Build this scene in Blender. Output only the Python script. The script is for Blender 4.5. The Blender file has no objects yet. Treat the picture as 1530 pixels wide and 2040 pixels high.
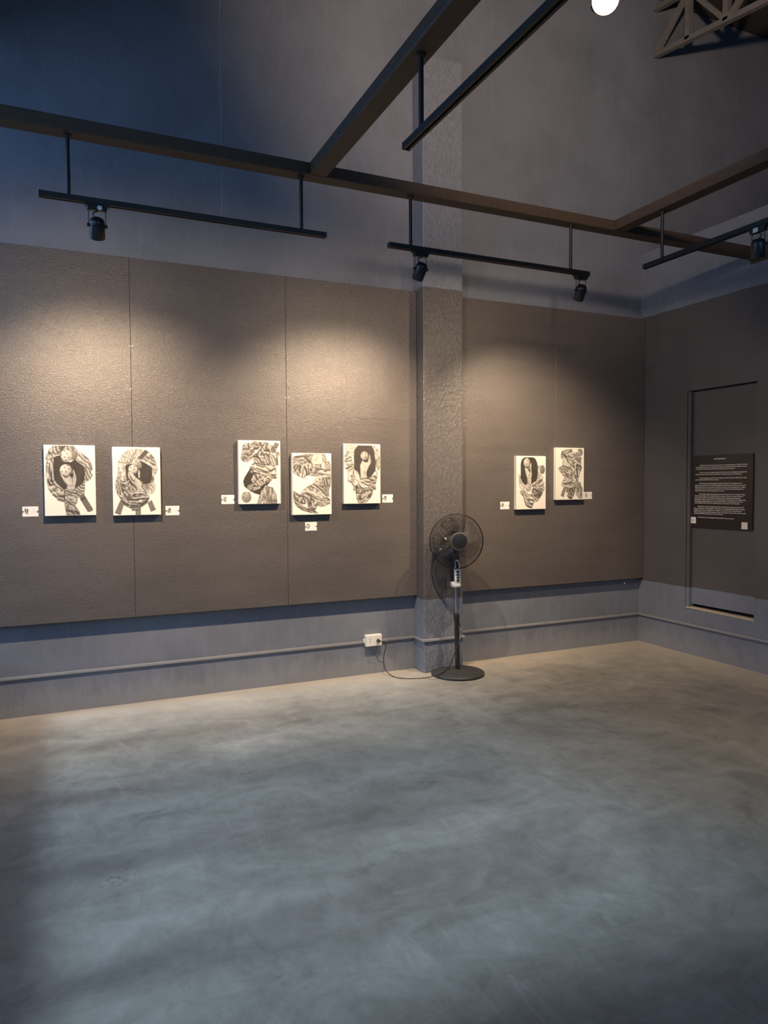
import bpy, bmesh, math, random
import numpy as np
from mathutils import Vector, Matrix

random.seed(7)
rng = np.random.default_rng(7)
scn = bpy.context.scene
COL = scn.collection

# ------------------------------------------------------------------ camera
# world: back wall is y = 0 (room at y < 0), right partition is x = 0 (room at x < 0), floor z = 0
CAM = Vector((-5.010, -5.173, 1.5))
F_PX, PITCH, ROLL, YAW = 1430.15, 0.0388, -0.0052, 0.4277
fw = Vector((math.sin(YAW) * math.cos(PITCH), math.cos(YAW) * math.cos(PITCH), -math.sin(PITCH)))
rt0 = Vector((math.cos(YAW), -math.sin(YAW), 0))
up0 = rt0.cross(fw)
rt = rt0 * math.cos(ROLL) + up0 * math.sin(ROLL)
up = up0 * math.cos(ROLL) - rt0 * math.sin(ROLL)
cam_d = bpy.data.cameras.new('camera')
cam = bpy.data.objects.new('camera', cam_d)
COL.objects.link(cam)
cam_d.sensor_fit = 'HORIZONTAL'
cam_d.sensor_width = 36.0
cam_d.lens = 36.0 * F_PX / 1530.0
cam_d.clip_start = 0.05
m = Matrix.Identity(4)
for i in range(3):
    m[i][0], m[i][1], m[i][2], m[i][3] = rt[i], up[i], -fw[i], CAM[i]
cam.matrix_world = m
scn.camera = cam

def ray(px, py):
    return fw * F_PX + rt * (px - 765) + up * (1020 - py)
def on_y(px, py, y):
    d = ray(px, py); return CAM + d * ((y - CAM.y) / d.y)
def on_x(px, py, x):
    d = ray(px, py); return CAM + d * ((x - CAM.x) / d.x)
def on_z(px, py, z):
    d = ray(px, py); return CAM + d * ((z - CAM.z) / d.z)

# ------------------------------------------------------------------ sky, daylight, exposure
SKY_COL = (0.33, 0.58, 1.0)
SKY_STRENGTH = 2.2
SUN_STRENGTH = 2.7
SUN_COL = (0.62, 0.80, 0.92)
LAMP_COL = (1.0, 0.74, 0.49)
LAMP_W = 205.0
FILL_FLOOD_W = 560.0
world = bpy.data.worlds.new('sky')
scn.world = world
world.use_nodes = True
bg = world.node_tree.nodes['Background']
bg.inputs[0].default_value = (*SKY_COL, 1)
bg.inputs[1].default_value = SKY_STRENGTH

def add_light(name, kind, loc, target=None, parent=None, **kw):
    d = bpy.data.lights.new(name, kind)
    for k, v in kw.items():
        setattr(d, k, v)
    o = bpy.data.objects.new(name, d)
    COL.objects.link(o)
    if target is not None:
        o.rotation_euler = (Vector(target) - Vector(loc)).to_track_quat('-Z', 'Y').to_euler()
    o.location = loc
    return o

# hazy daylight falling in through the tall windows of the left wall
SUN_ELEV = math.radians(42)
add_light('daylight', 'SUN', (-12, -2, 7), (-12 + math.cos(SUN_ELEV), -2.0, 7 - math.sin(SUN_ELEV)),
          energy=SUN_STRENGTH, color=SUN_COL, angle=math.radians(10))

scn.view_settings.view_transform = 'Standard'
scn.view_settings.look = 'None'
scn.view_settings.gamma = 1.0
scn.view_settings.use_curve_mapping = False
scn.view_settings.exposure = 0.12
scn.cycles.max_bounces = 5
scn.cycles.diffuse_bounces = 3
scn.cycles.glossy_bounces = 2
scn.cycles.transparent_max_bounces = 12
scn.cycles.use_adaptive_sampling = True
scn.cycles.adaptive_threshold = 0.03
scn.cycles.sample_clamp_indirect = 4.0
scn.cycles.caustics_reflective = False
scn.cycles.caustics_refractive = False

# ------------------------------------------------------------------ materials
MATS = {}
class NT:
    """small wrapper for building a node tree"""
    def __init__(self, name):
        self.m = bpy.data.materials.new(name)
        self.m.use_nodes = True
        self.t = self.m.node_tree
        self.b = self.t.nodes['Principled BSDF']
        MATS[name] = self.m
    def n(self, kind, **kw):
        nd = self.t.nodes.new(kind)
        for k, v in kw.items():
            if k.startswith('i_'):
                key = k[2:]
                key = int(key) if key.isdigit() else key.replace('_', ' ')
                if hasattr(v, 'is_output') or isinstance(v, bpy.types.NodeSocket):
                    self.t.links.new(v, nd.inputs[key])
                else:
                    nd.inputs[key].default_value = v
            else:
                setattr(nd, k, v)
        return nd
    def link(self, a, b):
        self.t.links.new(a, b)
    def pos(self):
        return self.n('ShaderNodeNewGeometry').outputs['Position']
    def xyz(self, v):
        return self.n('ShaderNodeSeparateXYZ', i_0=v).outputs
    def math(self, op, a, b=0.0, c=0.0):
        return self.n('ShaderNodeMath', operation=op, i_0=a, i_1=b, i_2=c).outputs[0]
    def noise(self, vec, scale, detail=4.0, rough=0.55, dist=0.0):
        return self.n('ShaderNodeTexNoise', i_Vector=vec, i_Scale=scale, i_Detail=detail, i_Roughness=rough, i_Distortion=dist).outputs[0]
    def mapping(self, vec, scale=(1, 1, 1), rot=(0, 0, 0), loc=(0, 0, 0)):
        return self.n('ShaderNodeMapping', i_Vector=vec, i_Scale=scale, i_Rotation=rot, i_Location=loc).outputs[0]
    def ramp(self, fac, stops):
        r = self.n('ShaderNodeValToRGB', i_0=fac)
        e = r.color_ramp.elements
        while len(e) < len(stops):
            e.new(0.5)
        for el, (p_, c_) in zip(e, stops):
            el.position = p_
            el.color = (*c_, 1) if len(c_) == 3 else c_
        return r.outputs[0]
    def mix(self, fac, a, b, blend='MIX'):
        nd = self.n('ShaderNodeMix', data_type='RGBA', blend_type=blend)
        for sock, v in ((nd.inputs[0], fac), (nd.inputs[6], a), (nd.inputs[7], b)):
            if isinstance(v, bpy.types.NodeSocket):
                self.t.links.new(v, sock)
            else:
                sock.default_value = v if not isinstance(v, tuple) or len(v) == 4 else (*v, 1)
        return nd.outputs[2]
    def smooth(self, v, lo, hi):
        return self.n('ShaderNodeMapRange', interpolation_type='SMOOTHSTEP', i_0=v, i_1=lo, i_2=hi, i_3=0.0, i_4=1.0).outputs[0]
    def bump(self, h, strength, dist=0.01, normal=None):
        nd = self.n('ShaderNodeBump', i_Strength=strength, i_Distance=dist, i_Height=h)
        if normal is not None:
            self.link(normal, nd.inputs['Normal'])
        return nd.outputs[0]
    def set(self, color=None, rough=None, metal=None, spec=None, normal=None, **kw):
        for key, v in (('Base Color', color), ('Roughness', rough), ('Metallic', metal), ('Specular IOR Level', spec), ('Normal', normal)):
            if v is None:
                continue
            if isinstance(v, bpy.types.NodeSocket):
                self.link(v, self.b.inputs[key])
            else:
                self.b.inputs[key].default_value = (*v, 1) if isinstance(v, tuple) else v
        for k, v in kw.items():
            self.b.inputs[k.replace('_', ' ')].default_value = v
        return self.m

def simple(name, color, rough=0.5, metal=0.0, spec=0.5, grain=0.0, gscale=60.0):
    t = NT(name)
    if grain:
        nz = t.noise(t.pos(), gscale, 3)
        c = t.mix(nz, tuple(max(0, v * (1 - grain)) for v in color), tuple(min(1, v * (1 + grain)) for v in color))
        r = t.math('MULTIPLY_ADD', nz, 0.2, rough - 0.1)
        return t.set(c, r, metal, spec)
    return t.set(color, rough, metal, spec)

WALL_BLUE = (0.17, 0.19, 0.235)
WALL_DARK = (0.084, 0.079, 0.080)
BAND_LO, BAND_HI = 0.583, 3.035

def wall_material(name, band, crack=False):
    """painted plaster: blue grey, with a charcoal field between two hand-cut paint lines"""
    t = NT(name)
    p = t.pos()
    s = t.xyz(p)
    big = t.noise(p, 1.3, 4, 0.6)
    fine = t.noise(p, 26, 2, 0.65)
    streak = t.noise(t.mapping(p, (9, 9, 1.6)), 2.2, 3, 0.6)
    col = t.mix(t.smooth(big, 0.3, 0.7), tuple(v * 0.86 for v in WALL_BLUE), tuple(v * 1.12 for v in WALL_BLUE))
    col = t.mix(t.math('MULTIPLY', t.smooth(streak, 0.45, 0.75), 0.25), col, tuple(v * 1.35 for v in WALL_BLUE))
    # pale lime bloom just above the floor
    low = t.math('SUBTRACT', 1.0, t.smooth(t.math('ADD', s[2], t.math('MULTIPLY', t.noise(t.mapping(p, (7, 7, 2.5)), 1.6, 6, 0.7), -0.42)), -0.16, 0.0))
    col = t.mix(t.math('MULTIPLY', low, 0.38), col, (0.33, 0.33, 0.33))
    # small bare plaster chips
    chip = t.smooth(t.noise(p, 34, 3, 0.5), 0.775, 0.80)
    col = t.mix(t.math('MULTIPLY', chip, 0.55), col, (0.42, 0.44, 0.47))
    if band:
        wob = t.math('MULTIPLY_ADD', t.noise(p, 9, 3), 0.018, -0.009)
        z = t.math('ADD', s[2], wob)
        inside = t.math('MULTIPLY', t.smooth(z, BAND_LO - .003, BAND_LO + .003), t.math('SUBTRACT', 1.0, t.smooth(z, BAND_HI - .003, BAND_HI + .003)))
        dk = t.mix(t.smooth(big, 0.3, 0.7), tuple(v * 0.9 for v in WALL_DARK), tuple(v * 1.12 for v in WALL_DARK))
        col = t.mix(inside, col, dk)
    if crack:
        wob = t.math('MULTIPLY_ADD', t.noise(t.mapping(p, (0, 0, 1)), 2.5, 5), 0.05, -0.025)
        d = t.math('ABSOLUTE', t.math('SUBTRACT', t.math('ADD', s[0], wob), -3.90))
        ln = t.math('MULTIPLY', t.math('SUBTRACT', 1.0, t.smooth(d, 0.0012, 0.0032)), t.smooth(s[2], 3.30, 3.5))
        col = t.mix(t.math('MULTIPLY', ln, 0.6), col, (0.4, 0.42, 0.45))
    h = t.math('ADD', t.noise(p, 8, 4, 0.7), t.math('MULTIPLY', t.noise(t.mapping(p, (30, 30, 16)), 1.5, 2, 0.6), 0.35))
    t.set(col, t.math('MULTIPLY_ADD', fine, 0.25, 0.42), 0, 0.4, t.bump(h, 0.42, 0.010))
    return t.m

wall_material('wall_paint', False, True)
wall_material('wall_paint_banded', True)

def column_material():
    t = NT('column_paint')
    p = t.pos()
    s = t.xyz(p)
    big = t.noise(p, 1.7, 5, 0.6)
    wob = t.math('MULTIPLY_ADD', t.noise(p, 9, 3), 0.02, -0.01)
    z = t.math('ADD', s[2], wob)
    inside = t.math('MULTIPLY', t.smooth(z, BAND_LO - .003, BAND_LO + .003), t.math('SUBTRACT', 1.0, t.smooth(z, BAND_HI - .003, BAND_HI + .003)))
    col = t.mix(inside, t.mix(big, tuple(v * 0.85 for v in WALL_BLUE), tuple(v * 1.15 for v in WALL_BLUE)),
                t.mix(big, tuple(v * 1.0 for v in WALL_DARK), tuple(v * 1.3 for v in WALL_DARK)))
    h = t.math('ADD', t.noise(t.mapping(p, (60, 60, 30)), 1.0, 3, 0.6), t.math('MULTIPLY', t.noise(p, 90, 2, 0.6), 0.5))
    col = t.mix(t.smooth(h, 0.5, 1.0), t.mix(1.0, col, (0.88, 0.88, 0.88), 'MULTIPLY'), t.mix(1.0, col, (1.2, 1.2, 1.2), 'MULTIPLY'))  # relief shading painted in: bump highs lighter, hollows darker
    t.set(col, 0.38, 0, 0.55, t.bump(h, 0.55, 0.009))
column_material()

def fabric_material(name, base, horiz):
    """coarse woven cloth rolled over with charcoal paint, a little glossy"""
    t = NT(name)
    p = t.pos()
    big = t.noise(p, 1.1, 5, 0.6)
    roll = t.noise(t.mapping(p, (1.0, 1.0, 5.5) if horiz else (5.5, 1.0, 1.0)), 1.4, 5, 0.6)
    thread = t.noise(t.mapping(p, (210, 210, 85)), 1.0, 2, 0.65)
    thread2 = t.noise(t.mapping(p, (60, 60, 190)), 1.0, 2, 0.6)
    k = t.math('ADD', t.math('MULTIPLY', big, 0.55), t.math('MULTIPLY', roll, 0.45))
    col = t.mix(t.smooth(k, 0.34, 0.66), tuple(v * 0.86 for v in base), tuple(v * 1.16 for v in base))
    col = t.mix(t.math('MULTIPLY', t.smooth(thread, 0.35, 0.72), 0.45), col, tuple(v * 1.7 for v in base))
    col = t.mix(t.math('MULTIPLY', t.smooth(thread2, 0.45, 0.75), 0.35), col, tuple(v * 0.5 for v in base))
    h = t.math('ADD', thread, t.math('MULTIPLY', thread2, 0.8))
    t.set(col, t.math('MULTIPLY_ADD', thread, 0.28, 0.20), 0, 0.6, t.bump(h, 0.55, 0.0042))
FAB = (0.094, 0.084, 0.080)
fabric_material('panel_fabric', FAB, True)
fabric_material('panel_fabric_cross', tuple(v * 1.1 for v in FAB), False)

def floor_material():
    t = NT('floor_concrete')
    p = t.pos()
    a = t.noise(p, 0.9, 5, 0.62, 0.6)
    b = t.noise(t.mapping(p, (1.0, 1.7, 1), (0, 0, 0.5)), 2.6, 6, 0.74, 0.9)
    c = t.noise(t.mapping(p, (1.4, 0.8, 1), (0, 0, -0.9)), 7.5, 4, 0.75, 0.8)
    k = t.math('ADD', t.math('ADD', t.math('MULTIPLY', a, 0.40), t.math('MULTIPLY', b, 0.40)), t.math('MULTIPLY', c, 0.20))
    col = t.ramp(k, [(0.34, (0.105, 0.107, 0.100)), (0.455, (0.175, 0.176, 0.165)), (0.55, (0.235, 0.235, 0.220)), (0.68, (0.34, 0.335, 0.315))])
    # trowel sweeps
    w = t.noise(t.mapping(p, (5.5, 0.8, 1), (0, 0, 0.35)), 1.6, 5, 0.6, 1.8)
    col = t.mix(t.math('MULTIPLY', t.smooth(w, 0.60, 0.76), 0.28), col, (0.43, 0.42, 0.39))
    dk = t.noise(p, 3.1, 6, 0.75, 0.4)
    col = t.mix(t.math('MULTIPLY', t.smooth(dk, 0.56, 0.74), 0.55), col, (0.085, 0.085, 0.08))
    # hairline cracks
    vr = t.n('ShaderNodeTexVoronoi', feature='DISTANCE_TO_EDGE', i_Vector=t.n('ShaderNodeVectorMath', operation='ADD', i_0=p, i_1=t.n('ShaderNodeTexNoise', i_Vector=p, i_Scale=4.0, i_Detail=6.0).outputs[1]).outputs[0], i_Scale=0.75).outputs[0]
    ck = t.math('MULTIPLY', t.math('SUBTRACT', 1.0, t.smooth(vr, 0.0015, 0.006)), t.smooth(t.noise(p, 1.5, 2), 0.60, 0.68))
    col = t.mix(t.math('MULTIPLY', ck, 0.75), col, (0.06, 0.06, 0.055))
    # warm lamp spill painted over pale cement dust along the foot of the walls
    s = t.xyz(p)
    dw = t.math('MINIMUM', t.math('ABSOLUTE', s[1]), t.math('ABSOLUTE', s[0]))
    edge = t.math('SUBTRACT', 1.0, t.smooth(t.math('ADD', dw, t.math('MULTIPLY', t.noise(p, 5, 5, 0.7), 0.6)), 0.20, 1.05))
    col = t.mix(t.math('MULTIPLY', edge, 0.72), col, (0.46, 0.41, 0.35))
    rough = t.math('MULTIPLY_ADD', k, 0.45, 0.28)
    t.set(col, rough, 0, 0.35, t.bump(t.noise(p, 22, 3), 0.12, 0.01))
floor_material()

simple('beam_steel', (0.062, 0.044, 0.032), 0.55, 0.0, 0.4, 0.35, 30)
simple('black_metal', (0.012, 0.012, 0.013), 0.42, 0.0, 0.5)
simple('black_plastic', (0.016, 0.016, 0.017), 0.36, 0.0, 0.5, 0.2, 40)
simple('dusty_black', (0.030, 0.030, 0.031), 0.55, 0.0, 0.4, 0.5, 26)
simple('chrome', (0.62, 0.62, 0.64), 0.25, 1.0)
simple('white_plastic', (0.78, 0.78, 0.77), 0.35, 0.0, 0.5)
simple('grey_plastic', (0.075, 0.077, 0.08), 0.35, 0.0, 0.5)
simple('socket_white', (0.80, 0.79, 0.74), 0.38, 0.0, 0.5, 0.05, 40)
simple('hole_black', (0.005, 0.005, 0.005), 0.7)
simple('conduit_grey', (0.26, 0.265, 0.275), 0.4, 0.0, 0.5, 0.12, 14)
simple('canvas_white', (0.78, 0.755, 0.68), 0.75, 0.0, 0.3, 0.04, 300)
simple('card_paper', (0.80, 0.78, 0.76), 0.6)
simple('print_grey', (0.45, 0.44, 0.43), 0.7)
simple('pin_black', (0.02, 0.02, 0.02), 0.4)
simple('raw_plaster', (0.42, 0.37, 0.30), 0.9, 0.0, 0.2, 0.35, 40)
simple('board_brown', (0.026, 0.020, 0.018), 0.32, 0.0, 0.5, 0.15, 12)
simple('letter_white', (0.85, 0.80, 0.74), 0.6)
simple('sticker_white', (0.82, 0.80, 0.77), 0.5)
simple('sticker_cream', (0.74, 0.66, 0.58), 0.5)
simple('truss_steel', (0.20, 0.19, 0.185), 0.5, 0.3, 0.4, 0.3, 20)
simple('roof_dark', (0.055, 0.050, 0.050), 0.8, 0.0, 0.3, 0.3, 5)
simple('yard_paving', (0.16, 0.15, 0.14), 0.8, 0.0, 0.3, 0.3, 3)
simple('sky_screen', (0.22, 0.20, 0.18), 0.8, 0.0, 0.3, 0.3, 3)
simple('aluminium', (0.5, 0.5, 0.52), 0.35, 0.8)

t = NT('lamp_glow')
t.set((1, 0.8, 0.55), 0.4)
t.b.inputs['Emission Color'].default_value = (1.0, 0.74, 0.42, 1)
t.b.inputs['Emission Strength'].default_value = 14.0
t = NT('lamp_glow_hot')
t.set((1, 0.8, 0.55), 0.4)
t.b.inputs['Emission Color'].default_value = (1.0, 0.76, 0.46, 1)
t.b.inputs['Emission Strength'].default_value = 45.0

t = NT('smoky_blade')
tr = t.n('ShaderNodeBsdfTransparent', i_0=(0.88, 0.88, 0.89, 1))
gl = t.n('ShaderNodeBsdfGlossy', i_0=(0.8, 0.85, 0.9, 1), i_Roughness=0.12)
fr = t.n('ShaderNodeFresnel', i_0=1.45)
mx = t.n('ShaderNodeMixShader', i_0=t.math('MULTIPLY_ADD', fr.outputs[0], 0.5, 0.0), i_1=tr.outputs[0], i_2=gl.outputs[0])
t.link(mx.outputs[0], t.t.nodes['Material Output'].inputs[0])

t = NT('drawing_print')                       # flat graphite drawing: tones stored per vertex
at = t.n('ShaderNodeVertexColor', layer_name='tone')
weave = t.noise(t.mapping(t.pos(), (1, 1, 1)), 900, 2)
t.set(at.outputs[0], 0.7, 0, 0.3)

# ------------------------------------------------------------------ mesh helpers
def finish(bm, name, mat, parent=None, smooth=False, loc=None):
    bmesh.ops.recalc_face_normals(bm, faces=bm.faces)
    me = bpy.data.meshes.new(name)
    bm.to_mesh(me)
    bm.free()
    me.materials.append(MATS[mat])
    if smooth:
        for pl in me.polygons:
            pl.use_smooth = True
        try:
            me.set_sharp_from_angle(angle=math.radians(42))
        except Exception:
            pass
    o = bpy.data.objects.new(name, me)
    COL.objects.link(o)
    if loc is not None:
        o.location = loc
    if parent is not None:
        o.parent = parent
    return o

def box(bm, x0, x1, y0, y1, z0, z1, bev=0.0, seg=2):
    r = bmesh.ops.create_cube(bm, size=1.0)
    vs = r['verts']
    for v in vs:
        v.co = Vector((x0 + (v.co.x + .5) * (x1 - x0), y0 + (v.co.y + .5) * (y1 - y0), z0 + (v.co.z + .5) * (z1 - z0)))
    if bev:
        es = list({e for v in vs for e in v.link_edges})
        bmesh.ops.bevel(bm, geom=es, offset=bev, segments=seg, affect='EDGES', profile=0.5)
    return bm

def lathe(bm, prof, seg=32, mat=None):
    """profile [(r, z)] about local z; mat places it"""
    mat = mat or Matrix.Identity(4)
    rings = []
    for r, z in prof:
        if r < 1e-6:
            rings.append([bm.verts.new(mat @ Vector((0, 0, z)))])
        else:
            rings.append([bm.verts.new(mat @ Vector((r * math.cos(2 * math.pi * i / seg), r * math.sin(2 * math.pi * i / seg), z))) for i in range(seg)])
    for a, b in zip(rings, rings[1:]):
        if len(a) == 1 and len(b) == 1:
            continue
        for i in range(seg):
            j = (i + 1) % seg
            if len(a) == 1:
                bm.faces.new((a[0], b[i], b[j]))
            elif len(b) == 1:
                bm.faces.new((a[i], a[j], b[0]))
            else:
                bm.faces.new((a[i], a[j], b[j], b[i]))
    return bm

def tube(bm, pts, r, seg=8, closed=False, caps=True):
    pts = [Vector(q) for q in pts]
    n = len(pts)
    rs = r if isinstance(r, (list, tuple)) else [r] * n
    rings = []
    ref = None
    for i, q in enumerate(pts):
        if closed:
            tn = (pts[(i + 1) % n] - pts[i - 1]).normalized()
        else:
            tn = (pts[min(i + 1, n - 1)] - pts[max(i - 1, 0)]).normalized()
        if ref is None:
            ref = Vector((0, 0, 1)) if abs(tn.z) < 0.9 else Vector((1, 0, 0))
        u = (ref - tn * ref.dot(tn)).normalized()
        ref = u
        v = tn.cross(u)
        rings.append([bm.verts.new(q + (u * math.cos(2 * math.pi * k / seg) + v * math.sin(2 * math.pi * k / seg)) * rs[i]) for k in range(seg)])
    m_ = n if closed else n - 1
    for i in range(m_):
        a, b = rings[i], rings[(i + 1) % n]
        for k in range(seg):
            j = (k + 1) % seg
            bm.faces.new((a[k], a[j], b[j], b[k]))
    if caps and not closed:
        bm.faces.new(rings[0][::-1])
        bm.faces.new(rings[-1])
    return bm

def smooth_path(pts, n=8):
    P = [Vector(q) for q in pts]
    P = [P[0] * 2 - P[1]] + P + [P[-1] * 2 - P[-2]]
    out = []
    for i in range(1, len(P) - 2):
        a, b, c, d = P[i - 1:i + 3]
        for k in range(n):
            s = k / n
            out.append(0.5 * ((2 * b) + (c - a) * s + (2 * a - 5 * b + 4 * c - d) * s * s + (3 * b - a - 3 * c + d) * s ** 3))
    out.append(P[-2])
    return out

def axis_mat(loc, zdir, xhint=(1, 0, 0)):
    z = Vector(zdir).normalized()
    x = Vector(xhint)
    x = (x - z * x.dot(z)).normalized()
    y = z.cross(x)
    M = Matrix.Identity(4)
    for i in range(3):
        M[i][0], M[i][1], M[i][2], M[i][3] = x[i], y[i], z[i], loc[i]
    return M

def thing(name, loc, label, cat, group=None):
    o = bpy.data.objects.new(name, None)
    COL.objects.link(o)
    o.location = loc
    o.empty_display_size = 0.05
    return tag(o, label, cat, group)

def tag(o, label=None, cat=None, group=None, kind=None):
    if label: o['label'] = label
    if cat: o['category'] = cat
    if group: o['group'] = group
    if kind: o['kind'] = kind
    return o

def new():
    return bmesh.new()

# ------------------------------------------------------------------ the room
X_LEFT, Y_FRONT, X_FAR = -5.64, -8.0, 3.2
PART_TOP = 3.627                       # top of the right partition
PANEL_Y = -0.062                       # face of the fabric panels
COL_X0, COL_X1, COL_Y, COL_TOP = -2.387, -2.032, -0.172, 4.806

# roof line, read off the bottom chord of the truss above the partition
TX = 0.14
ch_a = on_x(1303, 112, TX)
ch_b = on_x(1523, 4, TX)
ROOF_SLOPE = (ch_b.z - ch_a.z) / (ch_b.y - ch_a.y)
def chord_z(y):
    return ch_a.z + (y - ch_a.y) * ROOF_SLOPE
TRUSS_H = 0.42
def roof_z(y):
    return max(chord_z(y) + TRUSS_H + 0.10, 4.2)

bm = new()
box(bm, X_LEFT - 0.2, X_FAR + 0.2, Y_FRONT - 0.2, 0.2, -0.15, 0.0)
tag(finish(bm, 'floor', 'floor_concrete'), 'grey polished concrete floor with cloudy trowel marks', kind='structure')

bm = new()
box(bm, X_LEFT - 0.2, X_FAR + 0.2, 0.0, 0.2, 0.0, 6.9)
tag(finish(bm, 'wall_back', 'wall_paint'), 'tall blue grey plastered wall behind the paintings', kind='structure')

# pilaster standing against the back wall
bm = new()
box(bm, COL_X0, COL_X1, COL_Y, 0.0, 0.0, COL_TOP, 0.006, 2)
tag(finish(bm, 'column', 'column_paint'), 'square plastered column painted charcoal between two blue grey ends', kind='structure')

# right partition with a recessed opening closed by a board
D_Y0, D_Y1 = on_x(1505, 1000, 0).y, on_x(1367, 1000, 0).y     # near and far edge
D_Z0, D_Z1 = on_x(1368, 1212, 0).z, on_x(1440, 769, 0).z
bm = new()
T = 0.15
box(bm, 0, T, Y_FRONT, D_Y0, 0, PART_TOP)
box(bm, 0, T, D_Y1, 0.0, 0, PART_TOP)
box(bm, 0, T, D_Y0, D_Y1, 0, D_Z0)
box(bm, 0, T, D_Y0, D_Y1, D_Z1, PART_TOP)
tag(finish(bm, 'wall_right', 'wall_paint_banded'), 'lower partition wall, charcoal between blue grey bands', kind='structure')

door = bpy.data.objects.new('door_1', None)
COL.objects.link(door)
door.location = (0.045, (D_Y0 + D_Y1) / 2, D_Z0)
tag(door, 'flush board closing a narrow opening in the right wall, gap along its foot', kind='structure')
W = D_Y1 - D_Y0
bm = new()
box(bm, 0.0, 0.02, -W / 2 + 0.009, W / 2 - 0.03, 0.042, D_Z1 - D_Z0 - 0.006, 0.002, 1)
finish(bm, 'door_leaf', 'wall_paint_banded', door)
bm = new()
box(bm, -0.037, 0.03, W / 2 - 0.030, W / 2 - 0.0005, 0.012, D_Z1 - D_Z0 - 0.001, 0.004, 2)
finish(bm, 'jamb_strip', 'wall_paint_banded', door)
bm = new()
box(bm, 0.060, 0.066, -W / 2 + 0.001, W / 2 - 0.001, 0.0, D_Z1 - D_Z0)
finish(bm, 'dark_backing', 'hole_black', door)
bm = new()
box(bm, -0.047, 0.058, -W / 2 + 0.001, W / 2 - 0.001, 0.0, 0.012, 0.003, 1)
for v in bm.verts:
    v.co.z += 0.004 * math.sin(v.co.y * 40)
finish(bm, 'sill', 'raw_plaster', door)

# left wall with tall windows: bays of 0.705 m, low sill (out of view, the daylight comes from here)
W_Y0, W_Y1, W_Z0, W_Z1 = -3.44, -0.055, 0.51, 4.2
bm = new()
box(bm, X_LEFT - T, X_LEFT, Y_FRONT, W_Y0, 0, 6.9)
box(bm, X_LEFT - T, X_LEFT, W_Y1, 0.0, 0, 6.9)
box(bm, X_LEFT - T, X_LEFT, W_Y0, W_Y1, 0, W_Z0)
box(bm, X_LEFT - T, X_LEFT, W_Y0, W_Y1, W_Z1, 6.9)
tag(finish(bm, 'wall_left', 'wall_paint'), 'left wall pierced by a row of tall windows', kind='structure')
win = bpy.data.objects.new('window_1', None)
COL.objects.link(win)
win.location = (X_LEFT - 0.05, 0, W_Z0)
add_portal = lambda nm, loc, tgt, sx_, sy_: add_light(nm, 'AREA', loc, tgt, shape='RECTANGLE', size=sx_, size_y=sy_)
pt = add_portal('window_portal', (X_LEFT - 0.16, (W_Y0 + W_Y1) / 2, (W_Z0 + W_Z1) / 2), (0, (W_Y0 + W_Y1) / 2, (W_Z0 + W_Z1) / 2), W_Y1 - W_Y0, W_Z1 - W_Z0)
pt.data.cycles.is_portal = True
pt = add_portal('window_portal', (-2.9, Y_FRONT - 0.16, 3.2), (-2.9, 0, 3.2), 4.6, 1.4)
pt.data.cycles.is_portal = True
tag(win, 'row of tall windows with slim dark mullions', kind='structure')
for k in range(1, 5):
    y = -0.055 - 0.706 * k
    bm = new()
    hwid = 0.045
    box(bm, -0.03, 0.03, y - hwid, y + hwid, 0, W_Z1 - W_Z0)
    finish(bm, 'mullion', 'black_metal', win)

bm = new()
C_X0, C_X1, C_Z0, C_Z1 = -5.2, -0.6, 2.5, 3.9        # clerestory behind the viewer
box(bm, X_LEFT - T, C_X0, Y_FRONT - T, Y_FRONT, 0, 6.9)
box(bm, C_X1, X_FAR + T, Y_FRONT - T, Y_FRONT, 0, 6.9)
box(bm, C_X0, C_X1, Y_FRONT - T, Y_FRONT, 0, C_Z0)
box(bm, C_X0, C_X1, Y_FRONT - T, Y_FRONT, C_Z1, 6.9)
tag(finish(bm, 'wall_front', 'wall_paint'), 'blue grey wall behind the viewer', kind='structure')
bm = new()
box(bm, X_FAR, X_FAR + T, Y_FRONT, 0, 0, 6.9)
tag(finish(bm, 'wall_far', 'wall_paint'), 'far wall beyond the partition', kind='structure')

# yard outside the left windows: paving and an added, unseen wall that blocks the low sky
bm = new()
box(bm, -12.0, X_LEFT - 0.2, -14.0, 6.0, -0.15, -0.02)
tag(finish(bm, 'ground', 'yard_paving'), 'paved yard outside the left windows', kind='structure')
bm = new()
box(bm, -9.2, -9.0, -14.0, 6.0, -0.02, 1.7)
tag(finish(bm, 'wall_screen', 'sky_screen'), 'added wall in the yard outside, unseen, screening off the low sky', kind='structure')

bm = new()
box(bm, X_LEFT - T - 1.16, X_LEFT - T, -6.0, 3.0, 4.2, 4.3)  # added, out of view: cuts off high sun at the upper windows
tag(finish(bm, 'added_sunshade', 'sky_screen'), 'added flat sunshade over the left windows outside, unseen', kind='structure')

# sloping roof
bm = new()
ys = [0.2, -1.0, -2.0, -3.0, -4.0, -5.0, -6.0, -8.2]
top = [[bm.verts.new((x, y, roof_z(y) + dz)) for x in (X_LEFT - 0.2, X_FAR + 0.2)] for dz in (0, 0.12) for y in ys]
n = len(ys)
for lay in (0, n):
    for i in range(n - 1):
        a, b = top[lay + i], top[lay + i + 1]
        bm.faces.new((a[0], a[1], b[1], b[0]))
tag(finish(bm, 'ceiling', 'roof_dark'), 'dark sloping roof high above the gallery', kind='structure')

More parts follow.
